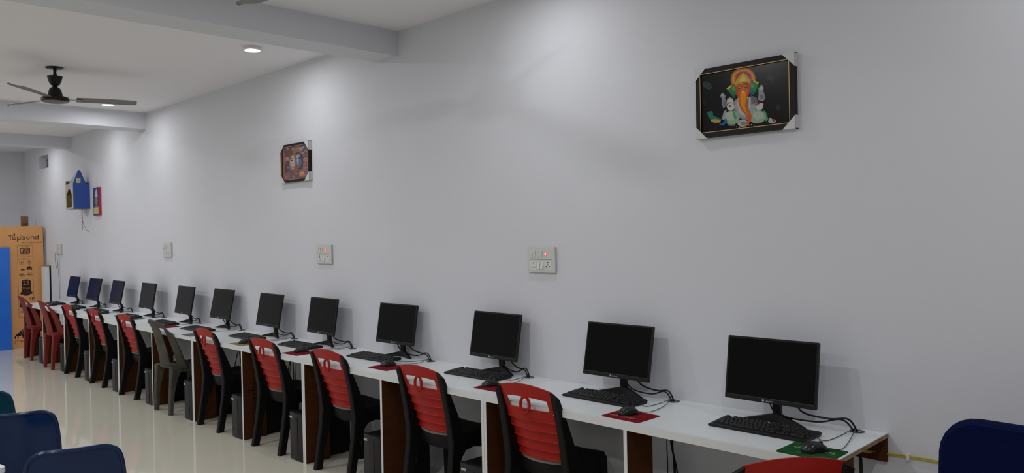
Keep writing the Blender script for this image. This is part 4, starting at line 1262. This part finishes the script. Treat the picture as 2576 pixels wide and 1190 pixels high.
def framed_picture(x0, x1, z0, z1, art, bg, fw, label, corner, mirror=False):
    w, h = x1 - x0, z1 - z0
    t = tag(empty('framed_picture', (x0, 0, z0)), label, 'picture', 'framed pictures on the long wall')
    D = .030
    for poly, nm in (([(0, 0), (w, 0), (w - fw, fw), (fw, fw)], 'frame_rail'), ([(0, h), (fw, h - fw), (w - fw, h - fw), (w, h)], 'frame_rail'),
                     ([(0, 0), (fw, fw), (fw, h - fw), (0, h)], 'frame_rail'), ([(w, 0), (w, h), (w - fw, h - fw), (w - fw, fw)], 'frame_rail')):
        MB().prism(poly, -D, -.002, 'y').build(nm, M_FRAME, t)
    MB().box(fw * .8, w - fw * .8, -.022, -.004, fw * .8, h - fw * .8).build('backing_board', M_CARD, t)
    p = Print((0, -.0221, 0), (1, 0, 0), (0, 0, 1))
    p.rect(fw, fw, w - fw, h - fw, bg)
    for q, (c, pts) in enumerate(art):
        p.poly([(min(max(u * w, fw), w - fw), min(max(v * h, fw), h - fw)) for u, v in pts], c, .00003 * (q + 1))
    p.build('print', M_PRINT, t)
    g = .003
    for a in ((fw - g, fw - g, w - fw + g, fw), (fw - g, h - fw, w - fw + g, h - fw + g), (fw - g, fw, fw, h - fw), (w - fw, fw, w - fw + g, h - fw)):
        MB().box(a[0], a[2], -D - .001, -.024, a[1], a[3]).build('gold_fillet', M_GOLD, t)
    for sx, sz in ((0, 0), (1, 0), (0, 1), (1, 1)):
        pts = [(0, 0), (corner, 0), (0, corner)]
        q = [((w + .003 - a) if sx else a - .003, (h + .003 - b) if sz else b - .003) for a, b in pts]
        cp = MB().prism(q, -D - .004, -D - .0012, 'y')
        ex = (w, w + .003) if sx else (-.003, 0)
        ez = (h, h + .003) if sz else (-.003, 0)
        cp.box(ex[0], ex[1], -D - .003, -.002, min(q[0][1], q[2][1]), max(q[0][1], q[2][1]))
        cp.box(min(q[0][0], q[1][0]), max(q[0][0], q[1][0]), -D - .003, -.002, ez[0], ez[1])
        cp.build('corner_protector', M_CARD, t)
    return t


framed_picture(-2.070, -1.562, 2.072, 2.410, FIG_ART, (0.006, 0.006, 0.007), .027, 'black framed picture of an elephant headed deity on black ground', .062)
framed_picture(-6.215, -5.745, 2.090, 2.415, FACES_ART, (0.22, 0.125, 0.12), .023, 'smaller framed picture of two faces among pink flowers', .075)

# ------------------------------------------------------------------ small portrait and wall shrine
sp = tag(empty('portrait_block', (-11.235, 0, 1.945)), 'small portrait block with red side edge next to the blue shrine', 'picture')
MB().box(0, .232, -.030, -.001, 0, .37).build('block', mat('red painted board edge', (0.42, 0.012, 0.03), 0.5), sp)
p = Print((0, -.0301, 0), (1, 0, 0), (0, 0, 1))
p.rect(.004, .004, .228, .366, (0.03, 0.06, 0.20))
p.poly([(.05, .11), (.10, .13), (.115, .22), (.15, .22), (.165, .13), (.21, .11), (.21, .08), (.05, .08)], (.30, .15, .09), .0001)
p.poly([(.095, .15), (.165, .15), (.18, .20), (.172, .25), (.09, .25), (.085, .20)], (.36, .19, .12), .0002)
p.poly([(.075, .245), (.185, .245), (.18, .29), (.135, .355), (.08, .29)], (.5, .48, .46), .0003)
p.rect(.02, .02, .205, .105, (.55, .45, .22), .0004)
p.build('print', M_PRINT_MATT, sp)
MB().tube([(.116, -.006, .37), (.116, -.006, .378)], .004, 6).build('hook', M_GREYLINE, sp)

sh = tag(empty('wall_shrine', (-11.76, 0, 2.045)), 'blue wall shrine with peaked roof, arched front and dangling wires', 'shrine')
SW, SD, SH = .30, .205, .335
MB().box(SW - .012, SW, -SD, -.001, 0, SH).build('side_board', M_SHRINEBLUE, sh)
MB().box(0, .012, -SD, -.001, 0, SH).build('side_board', M_SHRINEIN, sh)
MB().box(.012, SW - .012, -SD, -.001, 0, .012).build('floor_board', M_SHRINEIN, sh)
MB().box(.012, SW - .012, -.012, -.001, .012, SH).build('back_board', M_SHRINEIN, sh)
MB().box(.012, SW - .012, -SD, -.012, SH - .012, SH).build('top_board', M_SHRINEWHITE, sh)
arch = [(x * SW / .4, z) for x, z in [(0, SH), (0, .15), (.03, .155), (.045, .20), (.09, .22), (.13, .25), (.19, .28), (.20, .30), (.21, .28), (.27, .25), (.31, .22), (.355, .20), (.37, .155), (.4, .15), (.4, SH)]]
# the scalloped front is made of strips so that the arch stays open
fr = MB()
top = [(x, z) for x, z in arch[1:-1]]
for (xa, za), (xb, zb) in zip(top, top[1:]):
    if xb > xa + 1e-6:
        fr.prism([(xa, za), (xb, zb), (xb, SH), (xa, SH)], -SD - .010, -SD - .0005, 'y')
fr.box(0, .030, -SD - .010, -SD - .0005, 0, .15).box(SW - .030, SW, -SD - .010, -SD - .0005, 0, .15).box(.03, SW - .03, -SD - .010, -SD - .0005, 0, .022)
fr.build('arched_front', M_SHRINEWHITE, sh)
ap = (-SD * .62, SH + .185)
MB().prism([(-SD, SH), (-.045, SH), (ap[0] + .012, ap[1]), (ap[0] - .012, ap[1])], SW - .012, SW).build('gable', M_SHRINEBLUE, sh)
PALE = mat('pale grey roof board', (0.42, 0.43, 0.42), 0.7)
MB().add([(.08, -SD, SH), (SW - .0121, -SD, SH), (SW - .0121, ap[0] - .012, ap[1]), (.08, -SD + .008, SH), (SW - .0121, -SD + .008, SH), (SW - .0121, ap[0] - .004, ap[1])],
         [(0, 1, 2), (5, 4, 3), (0, 3, 4, 1), (1, 4, 5, 2), (2, 5, 3, 0)]).build('roof_board', PALE, sh)
MB().add([(.08, -.053, SH), (SW - .0121, -.053, SH), (SW - .0121, ap[0] + .004, ap[1]), (.08, -.045, SH), (SW - .0121, -.045, SH), (SW - .0121, ap[0] + .012, ap[1])],
         [(0, 1, 2), (5, 4, 3), (0, 3, 4, 1), (1, 4, 5, 2), (2, 5, 3, 0)]).build('roof_board', PALE, sh)
MB().add([(.08, -SD, SH), (.08, -.045, SH), (SW - .0121, ap[0] + .012, ap[1]), (SW - .0121, ap[0] - .012, ap[1]), (.092, -SD, SH), (.092, -.045, SH)],
         [(0, 1, 2, 3), (4, 3, 2, 5), (0, 4, 5, 1), (0, 3, 4), (1, 5, 2)]).build('roof_board', M_SHRINEBLUE, sh)
MB().box(.012, SW, -.030, -.001, SH, SH + .022).build('rear_rail', M_SHRINEBLUE, sh)
MB().box(SW, SW + .0012, -.168, -.112, SH + .012, SH + .075).build('sticker', mat('yellowed paper sticker', (0.50, 0.47, 0.22), 0.7), sh)
MB().box(-.06, -.001, -SD + .01, -SD + .09, SH - .01, SH + .05).build('side_turret', mat('brown worn board', (0.12, 0.06, 0.03), 0.7), sh)
st = MB().lathe([(.045, .012), (.05, .03), (.035, .06), (.04, .10), (.028, .13), (.02, .14), (.026, .16), (.022, .185), (.008, .21)], (.15, -.10, 0), 12)
st.build('statuette', mat('ochre statuette', (0.34, 0.27, 0.08), 0.6), sh, True)
for pts in ([(.24, -.09, .0), (.245, -.085, -.10), (.23, -.08, -.20), (.225, -.08, -.285)], [(.252, -.085, .0), (.24, -.085, -.12), (.252, -.07, -.22), (.31, -.05, -.295), (.34, -.045, -.315), (.342, -.045, -.305)]):
    MB().tube(spline(pts, 5), .0026, 5).build('wire', M_WIRE, sh, True)

# ------------------------------------------------------------------ ceiling fans


def ceiling_fan(x, y, angles, label):
    t = tag(empty('ceiling_fan', (x, y, CEIL)), label, 'ceiling fan', 'ceiling fans')
    MB().lathe([(.012, 0), (.060, -.001), (.070, -.006), (.060, -.010), (.014, -.014)], n=22).build('ceiling_plate', M_FAN, t, True)
    MB().cyl((0, 0, -.01), (0, 0, -.175), .011, .011, 10).build('down_rod', M_FAN, t, True)
    cap = MB().lathe([(.054, -.078), (.060, -.076), (.056, -.088), (.048, -.12), (.038, -.142), (.022, -.155), (.017, -.170)], n=22).build('canopy_cup', M_FAN, t, True)
    MB().tube(spline([(-.05, 0, -.080), (-.066, 0, -.074), (-.076, 0, -.070)], 3), .004, 5).build('cup_tab', M_FAN, cap, True)
    MB().tube(spline([(.05, 0, -.080), (.060, 0, -.068), (.068, 0, -.052)], 3), .0035, 5).build('cup_tab', M_FAN, cap, True)
    for s in (-1, 1):
        MB().tube(spline([(s * .012, .01, -.012), (s * .032, .008, -.03), (s * .030, -.004, -.055), (s * .014, 0, -.082)], 4), .0022, 5).build('lead_wire', M_CABLE, t, True)
    MB().lathe([(.018, -.165), (.034, -.172), (.044, -.185), (.052, -.215), (.058, -.238), (.066, -.244), (.098, -.252), (.106, -.262), (.107, -.278), (.100, -.288)], n=28).build('motor_housing', M_FAN, t, True)
    MB().lathe([(.101, -.284), (.096, -.291), (.06, -.299), (.02, -.302)], n=28).build('bottom_cover', M_FANBLADE, t, True)
    for a in angles:
        A = math.radians(a)
        ca, sa = math.cos(A), math.sin(A)
        rot = lambda p: (p[0] * ca - p[1] * sa, p[0] * sa + p[1] * ca, p[2])
        vs = []
        st = [(.155, .052, .0), (.25, .058, .003), (.40, .064, .005), (.52, .066, .006), (.585, .060, .006), (.615, .040, .006), (.624, .018, .006)]
        for r, wv, up in st:
            vs += [rot((r, -wv, -.262 + up + .010)), rot((r, 0, -.262 + up + .001)), rot((r, wv, -.262 + up - .010))]
        q = [(i * 3 + j, i * 3 + j + 1, (i + 1) * 3 + j + 1, (i + 1) * 3 + j) for i in range(len(st) - 1) for j in range(2)]
        bl = MB().shell(vs, q, (0, 0, -.0022)).build('blade', M_FANBLADE, t, True)
        pl = MB().box(.095, .20, -.020, .020, -.268, -.264)
        pl.v = [rot(p) for p in pl.v]
        pl.build('blade_bracket', M_CHROME, bl)
    return t


ceiling_fan(-7.35, -1.475, (78, 198, 318), 'dark ceiling fan hanging between the two nearest beams')
ceiling_fan(-3.19, -1.47, (186, 306, 66), 'ceiling fan at the top edge with only a blade tip in view')

# ------------------------------------------------------------------ boards stacked at the far end
def board(name, x, y0, y1, z1, th, m, label, cat, z0=0.0, lean=0.0):
    t = tag(empty(name, (x, 0, z0)), label, cat)
    mb = MB().prism([(0, 0), (th, 0), (th - lean, z1 - z0), (-lean, z1 - z0)], y0, y1, 'x')
    mb.v = [(p[1], p[0], p[2]) for p in mb.v]
    mb.build('sheet', m, t)
    return t


pl = board('plywood_sheet', -13.62, -1.262, -.042, 1.852, .018, M_PLY, 'upright plywood sheet with printed black lettering at the far end', 'plywood')
INK, FAINT = (0.030, 0.016, 0.012), (0.16, 0.07, 0.03)
p = Print((.0181, 0, 0), (0, 1, 0), (0, 0, 1))
strokes_topbond(p, -.508, 1.648, .0495, INK)
p.text('PLYWOOD', -.185, 1.600, .034, FAINT, sx=1.6)
p.frame(-.390, .47, -.185, 1.562, .0035, FAINT)
p.rect(-.390, 1.345, -.185, 1.3485, FAINT).rect(-.390, 1.407, -.185, 1.4095, FAINT).rect(-.390, .585, -.185, .588, FAINT)
p.text('IS : 303', -.288, 1.538, .030, FAINT)
p.frame(-.352, 1.430, -.222, 1.518, .009, INK)
p.rect(-.318, 1.450, -.307, 1.503, INK).rect(-.336, 1.444, -.307, 1.455, INK)
p.rect(-.300, 1.494, -.236, 1.503, INK).rect(-.300, 1.470, -.291, 1.494, INK).rect(-.291, 1.470, -.262, 1.479, INK).rect(-.271, 1.452, -.262, 1.470, INK).rect(-.300, 1.443, -.262, 1.452, INK)
p.rect(-.252, 1.443, -.243, 1.494, INK).rect(-.236, 1.478, -.228, 1.503, INK)
p.text('CM/L - 8600675', -.288, 1.421, .017, FAINT).text('QUALITY   BWR', -.288, 1.383, .020, FAINT).text('TYPE   AA', -.288, 1.358, .018, FAINT)
for cx in (-.340, -.236):
    p.ring(cx, 1.298, .031, .031, .004, FAINT, 14)
p.poly([(-.352, 1.292), (-.335, 1.284), (-.324, 1.312), (-.343, 1.310)], INK)
p.poly([(-.252, 1.312), (-.246, 1.318), (-.220, 1.286), (-.226, 1.280)], FAINT).poly([(-.226, 1.316), (-.220, 1.310), (-.246, 1.280), (-.252, 1.286)], FAINT)
p.rect(-.350, 1.172, -.300, 1.205, FAINT).text('100%', -.325, 1.188, .020, INK)
p.poly([(-.268, 1.178), (-.204, 1.178), (-.204, 1.212), (-.194, 1.212), (-.236, 1.248), (-.280, 1.212), (-.268, 1.212)], INK)
p.poly([(-.256, 1.186), (-.216, 1.186), (-.216, 1.204), (-.240, 1.214), (-.256, 1.204)], (0.36, 0.18, 0.07), .0002)
for cx in (-.340, -.236):
    p.ring(cx, 1.112, .040, .028, .004, FAINT, 14)
    p.rect(cx - .026, 1.104, cx + .026, 1.118, FAINT)
pts = [(-.345, .845), (-.222, .845), (-.222, 1.010)] + [(-.2835 + .0615 * math.cos(a), 1.010 + .030 * math.sin(a)) for a in [math.pi * k / 8 for k in range(9)]] + [(-.345, 1.010)]
p.poly(pts, INK)
p.rect(-.362, .815, -.205, .850, INK, .00005)
p.poly([(-.340, .816), (-.227, .816), (-.262, .792), (-.305, .792)], INK)
TAN = (0.47, 0.25, 0.11)
p.text('25', -.2835, .985, .088, TAN, .0003, sx=1.05).text('YEAR', -.2835, .905, .046, TAN, .0003)
p.rect(-.320, .862, -.247, .867, TAN, .0003)
p.text('GUARANTEE', -.2835, .833, .024, (0.20, 0.10, 0.05), .0003, sx=.9)
p.text('4P', -.215, .740, .075, INK)
p.text('FIRE', -.33, .545, .046, INK).rect(-.375, .62, -.345, .70, INK)
p.poly([(-.445, .20), (-.335, .295), (-.240, .245), (-.235, .20), (-.300, .215), (-.335, .190), (-.420, .185)], INK)
p.poly([(-.338, .292), (-.330, .290), (-.362, .188), (-.370, .188)], (0.40, 0.20, 0.08), .0002)
for x in (-.452, -.418, -.352, -.312, -.280):
    p.poly([(x, .195), (x + .02, .195), (x + .012, .145), (x + .002, .15)], INK)
p.text('STRONG', -.335, .100, .055, INK, sx=1.15)
p.build('printed_lettering', M_PRINT_MATT, pl)
board('laminate_sheet', -13.60 + .02, -1.12, -.495, 1.537, .010, M_BLUESHEET, 'royal blue laminate sheet standing in front of the plywood', 'laminate sheet')
board('laminate_sheet', -13.66, -.90, -.022, 1.83, .012, mat('slate blue laminate', (0.10, 0.11, 0.18), 0.4), 'slate blue sheet edge showing behind the plywood sheet', 'laminate sheet')
of = board('plywood_offcut', -14.10, -.222, -.122, 2.015, .018, mat('brown plywood offcut', (0.25, 0.12, 0.055), 0.6), 'narrow brown plywood offcut poking up behind the big sheet', 'plywood')
p = Print((.0181, 0, 0), (0, 1, 0), (0, 0, 1))
p.text('ob', -.172, 1.885, .085, INK)
p.build('printed_lettering', M_PRINT_MATT, of)
wb = tag(empty('white_panel', (-13.55, 0, 0)), 'tall white panel with black side edge standing behind the desk end', 'panel')
MB().box(0, .17, -.088, -.024, 0, 1.235).build('panel_core', M_WHITE, wb)
MB().box(0, .172, -.0239, -.004, 0, 1.235).build('black_edge', M_BLACK, wb)
MB().box(-.004, .176, -.092, -.002, 1.2351, 1.245).build('wood_cap', M_PLYEDGE, wb)

# ------------------------------------------------------------------ yellow cable along the wall
yc = tag(empty('yellow_cable', (-1.30, 0, .66)), 'yellow cable clipped along the wall right of the desk', 'cable')
MB().tube(spline([(.0, -.026, .0), (.10, -.008, .000), (.20, -.006, .004), (.33, -.006, .004), (.60, -.006, -.002), (1.2, -.006, -.004)], 5), .0032, 6).tube(
    spline([(.0, -.028, .006), (.10, -.012, .007), (.20, -.006, .010), (.33, -.007, .011), (.60, -.006, .006), (1.2, -.006, .004)], 5), .0022, 6).build('jacket', M_YELLOW, yc, True)
for x in (.185, .62, 1.05):
    MB().rbox(x - .006, x + .006, -.016, -.0005, -.006, .018, .003, 'y', 2).build('clip', M_SWITCH, yc)
